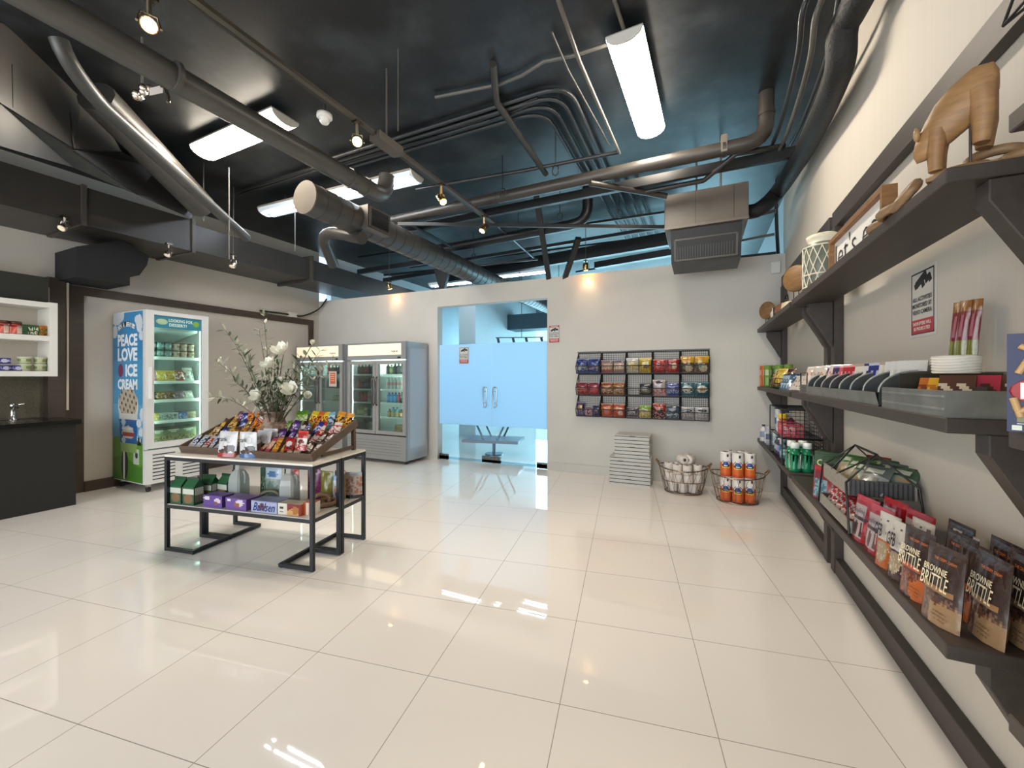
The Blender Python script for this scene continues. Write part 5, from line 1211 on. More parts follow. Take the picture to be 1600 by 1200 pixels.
# ================================================================ wire baskets on the floor
def wbasket(label, c, r0, r1, h, col):
    t = thing('wire_basket', label, 'basket', c)
    ring = lambda r_, z, n=28: [(r_*math.cos(2*math.pi*k/n), r_*.82*math.sin(2*math.pi*k/n), z) for k in range(n)]
    def hz(a): return h*(1+.05*math.cos(2*a))
    part(MB().tube([(r1*math.cos(a), r1*.82*math.sin(a), hz(a)) for a in [2*math.pi*k/32 for k in range(32)]], .007, col, 7, closed=True), 'rim', STEEL, t)
    part(MB().tube(ring(r0, .01), .006, col, 7, closed=True), 'base_ring', STEEL, t)
    part(MB().tube(ring((r0+r1)/2, h*.5), .004, col, 6, closed=True), 'middle_ring', STEEL, t)
    b = MB(); n = 22
    for k in range(n):
        a0 = 2*math.pi*k/n
        for sg in (-1, 1):
            a1 = a0 + sg*.21
            b.tube([(r0*math.cos(a0), r0*.82*math.sin(a0), .01), ((r0+(r1-r0)*.55)*math.cos(a0+sg*.05), (r0+(r1-r0)*.55)*.82*math.sin(a0+sg*.05), h*.5), (r1*math.cos(a1), r1*.82*math.sin(a1), hz(a1))], .0026, col, 4)
    part(b, 'wire_sides', STEEL, t)
    b = MB()
    for k in range(-4, 5):
        x = r0*k/5; y = math.sqrt(max(r0*r0-x*x, 0))*.82; b.tube([(x,-y,.01),(x,y,.01)], .002, col, 4)
    part(b, 'base_wires', STEEL, t)
    for sg in (-1, 1):
        part(MB().tube([(sg*(r1+.0), -.05, h*1.08), (sg*(r1+.03), -.03, h*1.22), (sg*(r1+.03), .03, h*1.22), (sg*r1, .05, h*1.08)], .008, '9a7a58', 8), 'handle', WOODN, t)
    return t
c1 = Vector((-.20, 5.30, 0)); c2 = Vector((.36, 5.16, 0))
wbasket('copper wire basket full of white paper rolls, left of the orange towel basket', c1, .205, .275, .30, '8a7462')
wbasket('wire basket stacked with orange and blue paper towel rolls, in the corner', c2, .205, .27, .30, '9a8470')
def roll(key, r_, h, wrap):
    k = ('roll', key)
    if k not in _mc:
        b = MB(); b.lathe([(.018,.002),(r_*.96,0),(r_,.006),(r_,h-.006),(r_*.96,h),(.018,h-.002)], wrap, n=20)
        b.lathe([(.018,h-.002),(.018,.002)], '4a3c34', n=12); _mc[k] = b.mesh('roll', mat('soft_paper', .75, bump=.2, gscale=(60,60,60)))
    return _mc[k]
rw = roll('tp', .052, .105, 'dcd4cc')
random.seed(8)
k = 0
for lv, (z, sp) in enumerate(((.022, ((-.11,-.05),(0,-.08),(.11,-.05),(-.06,.05),(.06,.05))), (.13, ((-.15,-.04),(-.05,-.10),(.06,-.10),(.16,-.04),(-.08,.05),(.05,.06))), (.24, ((-.16,-.02),(-.06,-.11),(.05,-.11),(.16,-.03),(-.05,.05),(.08,.06))))):
    for (x, y) in sp:
        place(rw, 'paper_roll', 'white paper roll, %s of the %s layer in the copper wire basket' % (['front left','front centre','front right','back left','back right','extra'][0:0] or ORD[k % 6], ['bottom','middle','upper'][lv]), 'paper roll', (c1.x+x, c1.y+y, z), (0, 0, random.uniform(0, 3)), 'white rolls in the copper basket'); k += 1
for i, (x, y, rr) in enumerate(((-.03,-.05,30),(.09,-.02,-20),(.04,.06,10))):
    place(rw, 'paper_roll', 'white paper roll lying on its side on top, %s of three' % ['left','right','rear'][i], 'paper roll', (c1.x+x-.0, c1.y+y+.05, .40), (R(90), 0, R(rr)), 'white rolls in the copper basket')
def tw(z, a):
    h = .265; f = z/h
    aa = (a + 0) % 120 - 60
    if ((aa)/42)**2 + ((f-.52)/.15)**2 < 1: return '1f4a8c' if ((aa)/34)**2 + ((f-.53)/.085)**2 < 1 else 'e8e8ec' if ((aa)/38)**2 + ((f-.53)/.115)**2 < 1 else '28303c'
    if abs(f-.38) < .05 and abs(aa) < 36: return 'f0c83c'
    if f > .66: return 'e8e4de' if not (abs(aa-20) < 8 and .8 < f < .92) else '33363c'
    if f < .60 - .10*math.cos(math.radians(aa*1.5)) - .0: return 'd8662c' if f > .12 else 'c85424'
    return 'e8e4de'
tb = MB(); hs = [0]+[.265*i/26 for i in range(27)]+[.265]
tb.lathe([(.02,0)]+[(.056, z) for z in hs[1:-1]]+[(.02,.264)], tw, n=36); tb.lathe([(.02,.264),(.02,.2)], '5a4a40', n=12)
tm = tb.mesh('towel_roll', mat('soft_film', .35, spec=.5, bump=.15, gscale=(50,50,50)))
lab2 = [('front left','front centre','front right','back left','back centre','back right','middle')]
k = 0
for lv, z in enumerate((.02, .287)):
    for i, (x, y) in enumerate(((-.115,-.055),(0,-.095),(.118,-.06),(-.06,.055),(.06,.05),(-.175,.04))[:5]):
        face = math.atan2(-(c2.y+y), -(c2.x+x))
        place(tm, 'paper_towel_roll', 'orange and blue wrapped paper towel roll, %s of the %s layer' % (lab2[0][i], ['lower','upper'][lv]), 'paper towel', (c2.x+x, c2.y+y, z), (0, 0, face - R(60)), 'paper towels in the corner basket')
# ================================================================ shelving units on the right wall
SW = '3d3530'
SX = .61                       # front edge of the shelves
ZT = {'top': 1.955, 'mid': 1.267, 'low': .645}
def unit(y0, y1, label):
    t = thing('shelving_unit', label, 'shelving', (XR, (y0+y1)/2, 0))
    a, c = y0-(y0+y1)/2, y1-(y0+y1)/2
    def P_(mb, nm): return bevel(part(mb, nm, WOOD, t), .003, 1)
    for y in (a+.005, c-.095): P_(MB().box(-.055, -.001, y, y+.09, 0, 2.44, SW), 'upright')
    P_(MB().box(-.045, -.001, a, c, 2.44, 2.56, SW), 'top_rail')
    P_(MB().box(-.05, -.001, a+.096, c-.096, 0, .11, SW), 'base_rail')
    for k, z in ZT.items():
        P_(MB().box(SX-XR, -.056, a, c, z-.042, z, SW), 'shelf')
        for y in (a+.01, c-.075):
            pr = [(-.056, z-.0425), (-.20, z-.0425), (-.20, z-.10), (-.105, z-.27), (-.075, z-.33), (-.056, z-.36)]
            P_(MB().prism(pr, 'y', y, y+.065, SW), 'bracket')
    return t
unit(3.72, BW(.8)-.03, 'far dark wooden wall shelving unit in the corner by the partition')
unit(1.52, 3.64, 'middle dark wooden wall shelving unit, with the framed sign on top')
unit(-.75, 1.27, 'nearest dark wooden wall shelving unit, cut off by the right edge')
RF = R(-90)
ZM, ZL, ZTp = ZT['mid'], ZT['low'], ZT['top']
def RS(me, name, label, cat, x, y, z, face=0, lean=0, group=None, roll=0):
    """place facing the room; face turns towards the camera (degrees)"""
    return place(me, name, label, cat, (x, y, z), (R(-lean), R(roll), RF + R(face)), group)
random.seed(21)
# ---- top shelf, far unit and middle unit: ornaments
def disc(label, pos, r_, foot, rz, wooden=WOODN):
    t = thing('wooden_disc', label, 'ornament', pos, rz)
    M_ = Matrix.Translation((0, 0, foot + r_))
    pr = [(.001,-.018),(r_*.9,-.018),(r_,-.008),(r_,.008),(r_*.9,.018),(.001,.018)]
    part(MB(M_ @ Matrix.Rotation(R(90), 4, 'X')).lathe(pr, lambda z, a: 'b08a58' if abs(z) < .01 else '9a7448', n=28), 'disc', wooden, t)
    for dx in (-.02, .02): part(MB().cyl((dx, 0, 0), (dx, 0, foot+.01), .003, '1c1c1e', 6), 'stand_rod', BLACKM, t)
    part(MB().box(-.05, .05, -.03, .03, 0, .006, '1c1c1e'), 'stand_base', BLACKM, t)
q = PX(1187, 512, .72); disc('small round wooden disc on thin legs at the far end of the top shelf', (.68, 5.45, ZTp), .10, .085, R(-50))
q = PX(1245, 470, .70); disc('large round wooden disc on thin legs beside the lace lantern', (.68, 3.87, ZTp), .105, .10, R(-45))
me = MB(); me.lathe([(.001,0),(.07,0),(.10,.04),(.105,.09),(.08,.14),(.04,.17),(.03,.19),(.001,.19)], 'ddd6c8', n=22)
place(me.mesh('jar', CERAM), 'ceramic_jar', 'cream rounded ceramic jar behind the small wooden disc', 'jar', (.76, 5.02, ZTp))
t = thing('teapot', 'brown ceramic kettle with a black arched handle on the far top shelf', 'kettle', (.73, 4.60, ZTp))
part(MB().lathe([(.001,0),(.08,0),(.10,.04),(.095,.09),(.05,.13),(.001,.14)], '7a5238', n=22), 'pot_body', CERAM, t)
part(MB().tube([(0, .09*math.cos(a), .10+.11*math.sin(a)) for a in [math.pi*k/10 for k in range(11)]], .008, '1c1a18', 8), 'handle', BLACKM, t)
part(MB().tube(L3((0,-.08,.06),(0,-.13,.09),(0,-.15,.12)), [.018,.012,.009], '7a5238', 8), 'spout', CERAM, t)
part(MB().ball((0,0,.15), .014, '2a2018', 8, 6), 'knob', BLACKM, t)
me = MB(); me.lathe([(.001,0),(.035,0),(.038,.09),(.034,.09),(.03,.01),(.001,.01)], lambda z, a: '22201e' if 20 < a < 60 else 'e6e2d8', n=18)
place(me.mesh('mug', CERAM), 'mug', 'small white cup with a black stripe in front of the kettle', 'cup', (.655, 4.62, ZTp), R(190))
me = MB(); me.lathe([(.001,0),(.05,0),(.065,.03),(.06,.07),(.03,.085),(.001,.09)], 'd8c8a8', n=18)
place(me.mesh('pot', CERAM), 'ceramic_pot', 'low cream pot right of the brown kettle', 'jar', (.70, 4.25, ZTp))
t = thing('lace_lantern', 'tall cream lantern vase wrapped in knotted lace netting, left of the framed sign', 'lantern', (.73, 3.33, ZTp))
pr = [(.001,0),(.095,0),(.105,.02),(.105,.27),(.085,.31),(.075,.325),(.085,.34),(.09,.36),(.075,.37),(.07,.33)]
part(MB().lathe(pr, lambda z, a: 'e2dac4' if z > .30 else '6f7468', n=28), 'vase_body', CERAM, t)
for k in range(14):
    for sg in (-1, 1):
        part(MB().tube([(.108*math.cos(2*math.pi*(k/14)+sg*.9*s), .108*math.sin(2*math.pi*(k/14)+sg*.9*s), .02+.26*s) for s in [j/8 for j in range(9)]], .0032, 'e6dfca', 5), 'netting_cord', MATTE, t)
for z in (.02, .10, .285): part(MB().tube([(.109*math.cos(a*math.pi/12), .109*math.sin(a*math.pi/12), z) for a in range(24)], .0045, 'e6dfca', 6, closed=True), 'netting_ring', MATTE, t)
me = MB(); me.lathe([(.001,0),(.055,0),(.06,.03),(.06,.15),(.05,.17),(.001,.17)], 'e0d8c4', n=20)
place(me.mesh('candle', CERAM), 'ceramic_jar', 'cream cylinder pot behind the large wooden disc', 'jar', (.80, 3.98, ZTp))
# framed sign
t = thing('framed_sign', "wood-framed white sign with black lowercase lettering on the top shelf", 'sign', (.69, 2.52, ZTp), (R(-90)))
sw_, sh_ = .77, .205
for nm, bx in (('frame', (-sw_/2, sw_/2, -.025, .025, 0, .022)), ('frame', (-sw_/2, sw_/2, -.025, .025, sh_-.022, sh_)), ('frame', (-sw_/2, -sw_/2+.022, -.0249, .0249, .022, sh_-.022)), ('frame', (sw_/2-.022, sw_/2, -.0249, .0249, .022, sh_-.022))):
    part(MB().box(*bx, 'a9794c'), nm, WOODN, t)
part(MB().box(-sw_/2+.022, sw_/2-.022, .0, .012, .022, sh_-.022, 'f0eee8'), 'sign_panel', PAINT, t)
text("let's eat", .69, .135, '2a2826', t, (.005, -.002, .102), None, -.012)
# wooden chain and carved animal
def chain(label, pos, n, rz, r_=.055, tb=.014):
    t = thing('wooden_chain', label, 'ornament', pos, rz)
    for k in range(n):
        Mk = Matrix.Translation((k*r_*1.35, .015*math.sin(k*2), tb+.001 + (.022 if k % 2 else 0))) @ Matrix.Rotation(R(8 if k % 2 == 0 else 55), 4, 'X') 
        part(MB(Mk).tube([(r_*math.cos(a*math.pi/10), r_*.62*math.sin(a*math.pi/10), tb*.4) for a in range(20)], tb, 'a98660', 8, closed=True), 'link', WOODN, t)
chain('tan wooden chain links draped between framed sign and carved animal', (.655, 2.08, ZTp), 4, R(-93), .062, .016)
t = thing('carved_animal', 'carved light wood animal figurine held up on a metal rod, top shelf', 'figurine', (.665, 1.60, ZTp), R(-30))
t.scale = (.66, .66, .90)
bd = MB()
def loft(b, secs, col, n=16):
    vs = []
    for (c, rx, ry, rz_, tilt) in secs:
        for k in range(n):
            a = 2*math.pi*k/n; v = Vector((0, ry*math.cos(a), rz_*math.sin(a))); v.rotate(Matrix.Rotation(tilt, 3, 'Y')); vs.append(Vector(c)+v)
    m_ = len(secs); fs = []
    for i in range(m_-1):
        for k in range(n): l = (k+1) % n; fs.append((i*n+k, i*n+l, (i+1)*n+l, (i+1)*n+k))
    fs.append(tuple(range(n))[::-1]); fs.append(tuple((m_-1)*n+k for k in range(n)))
    b.add(vs, fs, col, True)
# body runs from the head (left) up to the high rump (right)
loft(bd, [((-.135,0,.115),0,.012,.014,0),((-.125,0,.12),0,.03,.04,0),((-.09,0,.145),0,.05,.062,-.1),((-.04,0,.185),0,.058,.072,-.4),((.02,0,.225),0,.058,.078,-.5),((.07,0,.255),0,.055,.075,-.3),((.105,0,.26),0,.045,.06,0),((.12,0,.262),0,.02,.03,0)], 'b58a5c')
body = part(bd, 'body', WOODN, t)
for sy in (-1, 1):
    part(MB().tube([(.075, sy*.03, .24), (.08, sy*.035, .15), (.075, sy*.035, .075)], [.042,.036,.026], 'b58a5c', 10), 'hind_leg', WOODN, t)
    part(MB().tube([(-.055, sy*.025, .16), (-.06, sy*.028, .09), (-.06, sy*.026, .03 if sy < 0 else .02)], [.036,.028,.024], 'a87c50', 10), 'fore_leg', WOODN, t)
for sy in (-1, 1): part(MB().ball((-.118, sy*.042, .165), .024, 'c09a6c', 10, 7, (.5,.8,1)), 'ear', WOODN, t)
part(MB().cyl((.04, 0, .004), (.04, 0, .19), .005, '4a4440', 8), 'stand_rod', BLACKM, t)
part(MB().box(-.09, .12, -.04, .04, 0, .012, 'a57c52'), 'stand_base', WOODN, t)
chain('second tan wooden chain lying behind the carved animal at the shelf end', (.68, 1.62, ZTp), 3, R(-20), .05)
# black wire ornament on the nearest unit
t = thing('wire_ornament', 'black angular wire ornament at the top right corner, on the nearest top shelf', 'ornament', (.68, 1.12, ZTp))
a = PX(1567, 41, .70) - Vector((.68, 1.12, ZTp))
pts3 = [a, a+Vector((.0,-.16,.17)), a+Vector((.05,-.20,.06)), a, a+Vector((.06,-.12,.02)), a+Vector((.02,-.26,.03)), a+Vector((0,-.16,.17))]
for i in range(len(pts3)-1): part(MB().cyl(pts3[i], pts3[i+1], .004, '111214', 6), 'wire', BLACKM, t)
part(MB().cyl(a+Vector((.02,-.26,.03)), Vector((0, -.25, 0)), .004, '111214', 6), 'wire', BLACKM, t); part(MB().cyl(a+Vector((.05,-.20,.06)), Vector((.05, -.18, 0)), .004, '111214', 6), 'wire', BLACKM, t)

# ---- middle tier, far unit
pc = {'o': can('pr_o', .038, .24, 'c8642c', 'd8d0c0', bands=((.1,.45,'d88848','a84a24'),(.55,.8,'e0b090','c8502c'))), 'g': can('pr_g', .038, .24, '6f9a3c', 'dcdccc', bands=((.1,.45,'9ab868','5c8434'),(.55,.8,'c8d0a8','7aa048')))}
for i, (x, y, k, l) in enumerate(((.64,5.40,'o','orange crisp tube nearest the shelf edge at the far end'),(.66,5.22,'g','green crisp tube beside the orange one'),(.73,5.30,'g','green crisp tube in the second row at the far end'),(.74,5.05,'g','green crisp tube half hidden behind the small wire basket'),(.80,5.20,'o','orange crisp tube at the back by the wall'),(.80,4.92,'g','green crisp tube at the back above the wire basket'))):
    place(pc[k], 'crisp_tube', l, 'crisp tube', (x, y, ZM), R(40*i))
def smallbasket(label, x, y, z, lx, ly, h, col='1c1816'):
    t = thing('wire_basket', label, 'basket', (x, y, z))
    def rr(sx, sy, zz): return [(sx*c, sy*s, zz) for c, s in ((-.9,-1),(.9,-1),(1,-.9),(1,.9),(.9,1),(-.9,1),(-1,.9),(-1,-.9))]
    for zz, f in ((.003,.85),(h*.5,.93),(h,1)): part(MB().tube(rr(lx*f, ly*f, zz), .003, col, 5, closed=True), 'hoop', BLACKM, t)
    b = MB()
    for k in range(36):
        a = 2*math.pi*k/36; dx, dy = math.cos(a), math.sin(a); m_ = max(abs(dx), abs(dy)); dx /= m_; dy /= m_
        b.tube([(0,0,.003) if k % 3 == 0 else (lx*.85*dx*.9, ly*.85*dy*.9, .003), (lx*.85*dx, ly*.85*dy, .003), (lx*dx, ly*dy, h)], .0014, col, 4)
    part(b, 'wire_sides', BLACKM, t)
    return t
smallbasket('black wire basket of colourful packets on the far middle shelf', .70, 4.62, ZM, .085, .20, .10)
sp = [('orange','c8602c','e0a048'),('yellow','d8b030','f0dc80'),('green-yellow','8aa030','d8d060'),('red','b03830','e0c0a0'),('brown','7a4a30','c89060'),('cream','d0c4a8','a87848'),('plum','6a3448','c090a0'),('dark','3c2c28','8a6a50')]
for i in range(12):
    nm, c1, c2 = sp[[5,4,0,0,1,1,2,7,6,3,1,7][i]]
    me = pouch('mb' + nm, .085, .15, .02, pat(c1, ('n',.2,.8,c2,.45,5), ('b',.92,1,c2)), stand=False, nu=6, nv=10, seed=i)
    RS(me, 'snack_packet', '%s packet in the far wire basket, %s from the corner' % (nm, ORD[i]), 'packet', .66+.06*(i%2), 4.78-i*.030, ZM+.02+.004*i, 55, 28, 'packets in the far wire basket')
for i in range(5):
    me = pouch('mblue', .07, .17, .02, pat('3c6484', ('n',.1,.9,'b8ccd8',.4,4), ('b',.9,1,'284a70')), stand=False, nu=6, nv=10, seed=3)
    RS(me, 'snack_packet', 'blue and silver packet leaning right of the wire basket, %s from the corner' % ORD[i], 'packet', .655+.035*(i%2), 4.28-i*.055, ZM+.004, 60, 38, 'blue packets on the far middle shelf')
for i in range(9):
    c1 = ['e2dcd4','dcd4cc','e8d8cc'][i%3]
    me = pouch('wht%d' % (i%3), .12, .15, .035, pat(c1, ('n',.2,.7,['c88848','b8a898','d09080'][i%3],.14,4), ('b',.93,1,'f0ece6')), stand=False, nu=10, nv=12, seed=i)
    y = 3.98 - i*.095 + (-.28 if i > 1 else 0)
    RS(me, 'snack_bag', 'crumpled white snack bag on the middle shelf, %s from the corner' % ORD[i], 'packet', .70 + .04*(i%2), y, ZM+.006 if i < 2 else ZM+.05, 45, 40 if i < 2 else 25, 'white crumpled bags')
# galvanised dispenser rack with curved compartments
t = thing('dispenser_rack', 'galvanised shelf rack with seven curved compartments of chocolate', 'display rack', (.62, 0, ZM))
gy0, gy1 = 2.02, 3.18
def gprof(): return [(.0,.055)] + [(.0 + .115*(1-math.cos(a)), .055 + .075*math.sin(a)) for a in [math.pi/2*k/6 for k in range(1,7)]]
pf = gprof()
part(MB().prism([(0,.0),(.20,.0),(.20,.004),(.004,.004)], 'y', gy0, gy1, '8a8c88'), 'base_sheet', GALV, t)
part(MB().add([(.0,gy0,0),(.0,gy1,0),(-.012,gy1,.055),(-.012,gy0,.055)], [(0,1,2,3)], '8f918c').add([(.001,gy0,0),(.001,gy1,0),(-.010,gy1,.055),(-.010,gy0,.055)], [(3,2,1,0)], '8f918c'), 'front_lip', GALV, t)
part(MB().box(.198, .202, gy0, gy1, 0, .16, '7c7e7a'), 'back_sheet', GALV, t)
nq = 7
for k in range(nq+1):
    y = gy0 + (gy1-gy0-.004)*k/nq
    poly = [(0,0),(.2,0),(.2,.135)] + [(.115*(1-math.cos(a)), .055 + .08*math.sin(a)) for a in [math.pi/2*j/7 for j in range(7,-1,-1)]]
    part(MB().prism(poly, 'y', y, y+.004, '4c5050'), 'divider', GALV, t)
    part(MB().tube([(.115*(1-math.cos(a)), y+.002, .055+.08*math.sin(a)) for a in [math.pi/2*j/8 for j in range(9)]], .004, '9a9c98', 6), 'divider_edge', GALV, t)
t = thing('dispenser_rack', 'small galvanised stepped bin at the left end of the curved rack', 'display rack', (.62, 0, ZM))
part(MB().box(0, .20, 3.19, 3.40, 0, .06, '7c7a76'), 'bin_body', GALV, t)
for k in range(3): part(MB().box(-.006, 0, 3.19, 3.40, .008+k*.02, .016+k*.02, '8c8a86'), 'step_ridge', GALV, t)
part(MB().tube(L3((.0,3.2,.06),(.0,3.2,.14),(.0,3.38,.14),(.0,3.38,.06)), .004, '3a3a38', 6), 'wire_holder', BLACKM, t)
cb = [('purple',2,'4c2a74','d8d0e0'),('dark purple',2,'3a1c50','a890c0'),('salmon',1,'d0606a','f0c0b8'),('red',3,'b0202c','e8a0a0'),('white',2,'e4dfd4','b8a890'),('white and navy',1,'e0dcd8','2c3878'),('navy',2,'2c3880','c8cce0'),('white',1,'e4dfd4','b8a890'),('plain white',3,'e8e6e0','d8d6d0')]
y = 3.02; n_ = 0; tot = sum(c[1] for c in cb)
for nm, k, c1, c2 in cb:
    for j in range(k):
        big = nm.startswith('white') or nm == 'navy' or nm.startswith('plain')
        me = carton('ch'+nm+str(big), .085, .013 if big else .03, .155 if big else .15, pat(c1, ('r',.15,.85,.35,.75,c2 if nm != 'white' else 'd8d0c0'), ('b',.9,1,c2 if nm != 'plain white' else c1), ('b',.0,.1,c2 if 'navy' in nm else c1)), c1 if nm != 'navy' else 'e8e4dc', nu=8, nv=12)
        n_ += 1
        RS(me, 'chocolate_box', '%s chocolate box standing in the curved rack, %s counting from the far end' % (nm, ORD[n_-1] if n_ <= 16 else 'last'), 'chocolate', .715, y, ZM+.035, 60, 26, 'chocolate boxes in the curved rack')
        y -= (3.02-1.98)/tot
# flat galvanised bins in front
t = thing('display_bin', 'square galvanised bin of orange and brown chocolate bars at the shelf end', 'display bin', (.615, 1.535, ZM))
b = MB()
for (x0, x1, y0, y1) in ((0,.004,0,.44), (.256,.26,0,.44), (.004,.256,0,.004), (.004,.256,.436,.44)): part(MB().box(x0, x1, y0, y1, .0, .075 if x0 < .2 else .13, '8c8e88'), 'bin_wall', GALV, t)
part(MB().box(.004, .256, .004, .436, 0, .004, '6a6c68'), 'bin_floor', GALV, t)
part(MB().box(.004, .256, .30, .304, .004, .125, '3c3a30'), 'divider', GALV, t); part(MB().box(.085, .089, .004, .30, .004, .085, '3c3e3a'), 'divider', GALV, t)
for z in (.02, .055): part(MB().box(-.003, 0, .01, .43, z, z+.006, 'a0a29c'), 'pressed_ridge', GALV, t)
bars = [('amber','e0902c','c05a1c'),('dark orange','c8702c','8a3c1c'),('yellow','e8b030','c07820'),('brown and cream','5a3a2c','d8c8b0'),('raspberry','b8384c','5a3028'),('brown','6c4a34','e4dcd0'),('rust','a8542c','e8d8c8')]
for i, (nm, c1, c2) in enumerate(bars):
    me = carton('fb'+nm, .075, .012, .10, pat(c1, ('d',2,1.5,.45,.7,c2), ('n',.1,.4,c2,.3,i+2)), c1)
    if i < 3: x, y = .665, 1.80 - i*.06
    else: x, y = .66 + (i-3)*.05, 1.60
    RS(me, 'chocolate_bar', '%s chocolate bar lying back in the square galvanised bin' % nm, 'chocolate bar', x, y, ZM+.034, 60, 44 if i < 3 else 36)
# textured pot with meat sticks
t = thing('ribbed_pot', 'white pot with a wavy ribbed texture holding the meat stick packets', 'pot', (.80, 1.93, ZM))
b = MB()
b.grid(lambda u, v: ((.054+.007*v+.0022*math.sin(v*120+2.2*math.sin(u*12.56)))*math.cos(2*math.pi*u), (.054+.007*v+.0022*math.sin(v*120+2.2*math.sin(u*12.56)))*math.sin(2*math.pi*u), v*.185), 72, 60, 'e6e0d4')
b.lathe([(.061,.185),(.057,.187),(.052,.17),(.048,.02),(.001,.02)], 'd8d2c6', n=40)
part(b, 'pot_body', CERAM, t)
for i in range(4):
    me = pouch('stick', .034, .25, .02, pat('74762a', ('d',5,.4,0,.46,'94942c'), ('b',.46,.84,'7c1820'), ('r',.38,.58,.5,.78,'b06a78'), ('b',.84,1,'96602a')), stand=False, nu=8, nv=20, crimp=.04)
    place(me, 'meat_stick_packet', 'tall red and green meat stick packet, %s in the ribbed pot' % nth(i, 4), 'packet', (.80+.018*(i%2), 1.955-i*.020, ZM+.125), (R(-3), R(3), R(-60)), 'meat sticks in the pot')
# pasta box on the nearest unit
t = thing('pasta_box', 'large dark blue pasta box at the right edge on the nearest middle shelf', 'carton', (.642, 1.172, ZM), R(-27))
t.scale = (.66, .8, .675)
part(MB().box(-.11, .11, 0, .05, 0, .30, '1b2858'), 'carton_body', CARD, t)
part(MB().ball((-.012, -.0008, .125), .075, 'b0242c', 20, 10, (1.25,.01,.62)), 'logo_oval', CARD, t)
text('Barilla', .15, .05, 'f0eee8', t, (-.008, -.002, .125), None, .01); text('PENNE RIGATE', .13, .012, 'c8cce0', t, (-.005, -.001, .275), None, .0)
for (x, z, a_) in ((-.06,.245,35), (-.075,.205,-65), (-.09,.075,75), (-.065,.075,-32), (-.01,.225,10), (.02,.07,15)):
    part(MB(Matrix.Translation((x, -.0035, z)) @ Matrix.Rotation(R(a_), 4, 'Y')).cyl((-.03,0,0), (.03,0,0), .009, 'd8b078', 8), 'printed_pasta', CARD, t)
part(MB().box(-.09, .1, -.001, 0, .03, .05, '8a8a5c'), 'printed_window', CARD, t); part(MB().box(-.09, .1, -.001, 0, .056, .058, 'd8dce8'), 'printed_line', INK, t); part(MB().box(-.09, .1, -.001, 0, .024, .026, 'd8dce8'), 'printed_line', INK, t)
part(MB().box(-.10, -.08, -.001, 0, .005, .02, 'd0d8c8'), 'printed_mark', INK, t)

# ---- sign on the right wall
q = PX(1442, 466, XR-.002)
camera_sign('camera warning sign on the right wall between top and middle shelves', .235, .31, loc=(XR-.001, q.y, 1.715), rz=RF)

# ---- low tier, far unit: cleaning goods
t = thing('wire_shelf_rack', 'two-level black wire rack of toiletries on the far low shelf', 'wire rack', (.75, 4.36, ZL))
lx, ly, hh = .14, .33, .46
for z in (0.004, .22, .46):
    b = MB(); b.tube([(-lx,-ly,z),(lx,-ly,z),(lx,ly,z),(-lx,ly,z)], .005, '101418', 6, closed=True)
    for k in range(14): yy = -ly + 2*ly*k/13; b.tube([(-lx,yy,z),(lx,yy,z)], .002, '101418', 4)
    part(b, 'wire_shelf', BLACKM, t)
for x in (-lx, lx):
    for yy in (-ly, ly): part(MB().cyl((x,yy,0), (x,yy,hh), .005, '101418', 6), 'post', BLACKM, t)
for sd, (p0, p1) in enumerate((((-lx,-ly),(lx,-ly)), ((lx,-ly),(lx,ly)))):
    b = MB()
    for k in range(15):
        z = .02 + k*.03; b.tube([(p0[0],p0[1],z),(p1[0],p1[1],z)], .0028, '101418', 4)
    for k in range(10): s = k/9; xx = p0[0]+(p1[0]-p0[0])*s; yy = p0[1]+(p1[1]-p0[1])*s; b.tube([(xx,yy,0),(xx,yy,hh)], .002, '101418', 4)
    part(b, 'mesh_side', BLACKM, t)
sb = [('white', bottle('w1', .03, .17, 'd8dcde', 'c8ccd0', 'b0bcc8')), ('white and navy', bottle('w2', .035, .19, 'd8d8d8', '2c3c58', '8a98b0')), ('silver', can('ae', .026, .2, 'c8ccd4', 'e8e8e8', bands=((.3,.6,'5a6a80'),))), ('burgundy', bottle('b1', .03, .15, '6a2438', 'd8d8d8', 'b8a0b0')), ('navy', bottle('n1', .03, .16, '24305a', 'e0e0e0', '6a88c0')), ('teal', bottle('t1', .03, .15, '2c6068', '1c2c30', '8ab0b0'))]
lay = [(.645,5.45,0,1),(.665,5.30,0,0),(.70,5.42,0,0),(.66,5.17,0,2),(.72,5.2,0,0),(.78,5.3,0,1),
       (.665,4.62,.01,5),(.665,4.53,.01,3),(.665,4.44,.01,4),(.73,4.60,.01,0),(.665,4.35,.01,2),(.73,4.42,.01,5),(.665,4.26,.01,5),(.73,4.30,.01,3),(.80,4.4,.01,4),
       (.665,4.62,.226,2),(.67,4.53,.226,0),(.74,4.62,.226,1),(.75,4.50,.226,3)]
for i, (x, y, dz_, k) in enumerate(lay):
    nm, me = sb[k]
    where = 'on the far low shelf by the corner' if i < 6 else 'on the bottom level of the wire rack' if i < 15 else 'on the upper level of the wire rack'
    place(me, 'toiletry_bottle', '%s bottle %s, %s from the corner' % (nm, where, ORD[[i, i-6, i-15][0 if i < 6 else 1 if i < 15 else 2]]), 'bottle', (x, y, ZL+dz_), R(i*37))
place(bottle('yel', .035, .17, 'd86a3c', 'e8c020', 'e8c8a0', (.2,.6), .9, capz=.75), 'toiletry_bottle', 'orange bottle with a big yellow cap on the upper wire level', 'bottle', (.68, 4.45, ZL+.226))
t = thing('plastic_basket', 'red plastic basket with square holes on the upper level of the wire rack', 'basket', (.70, 4.24, ZL+.226))
b = MB(); lx2, ly2, h2 = .07, .13, .10
b.box(-lx2, lx2, -ly2, ly2, 0, .004, 'c02c40')
for k in range(8): yy = -ly2+.002+2*(ly2-.002)*k/7; b.box(-lx2-.002, -lx2+.001, yy-.003, yy+.003, .004, h2, 'd03850')
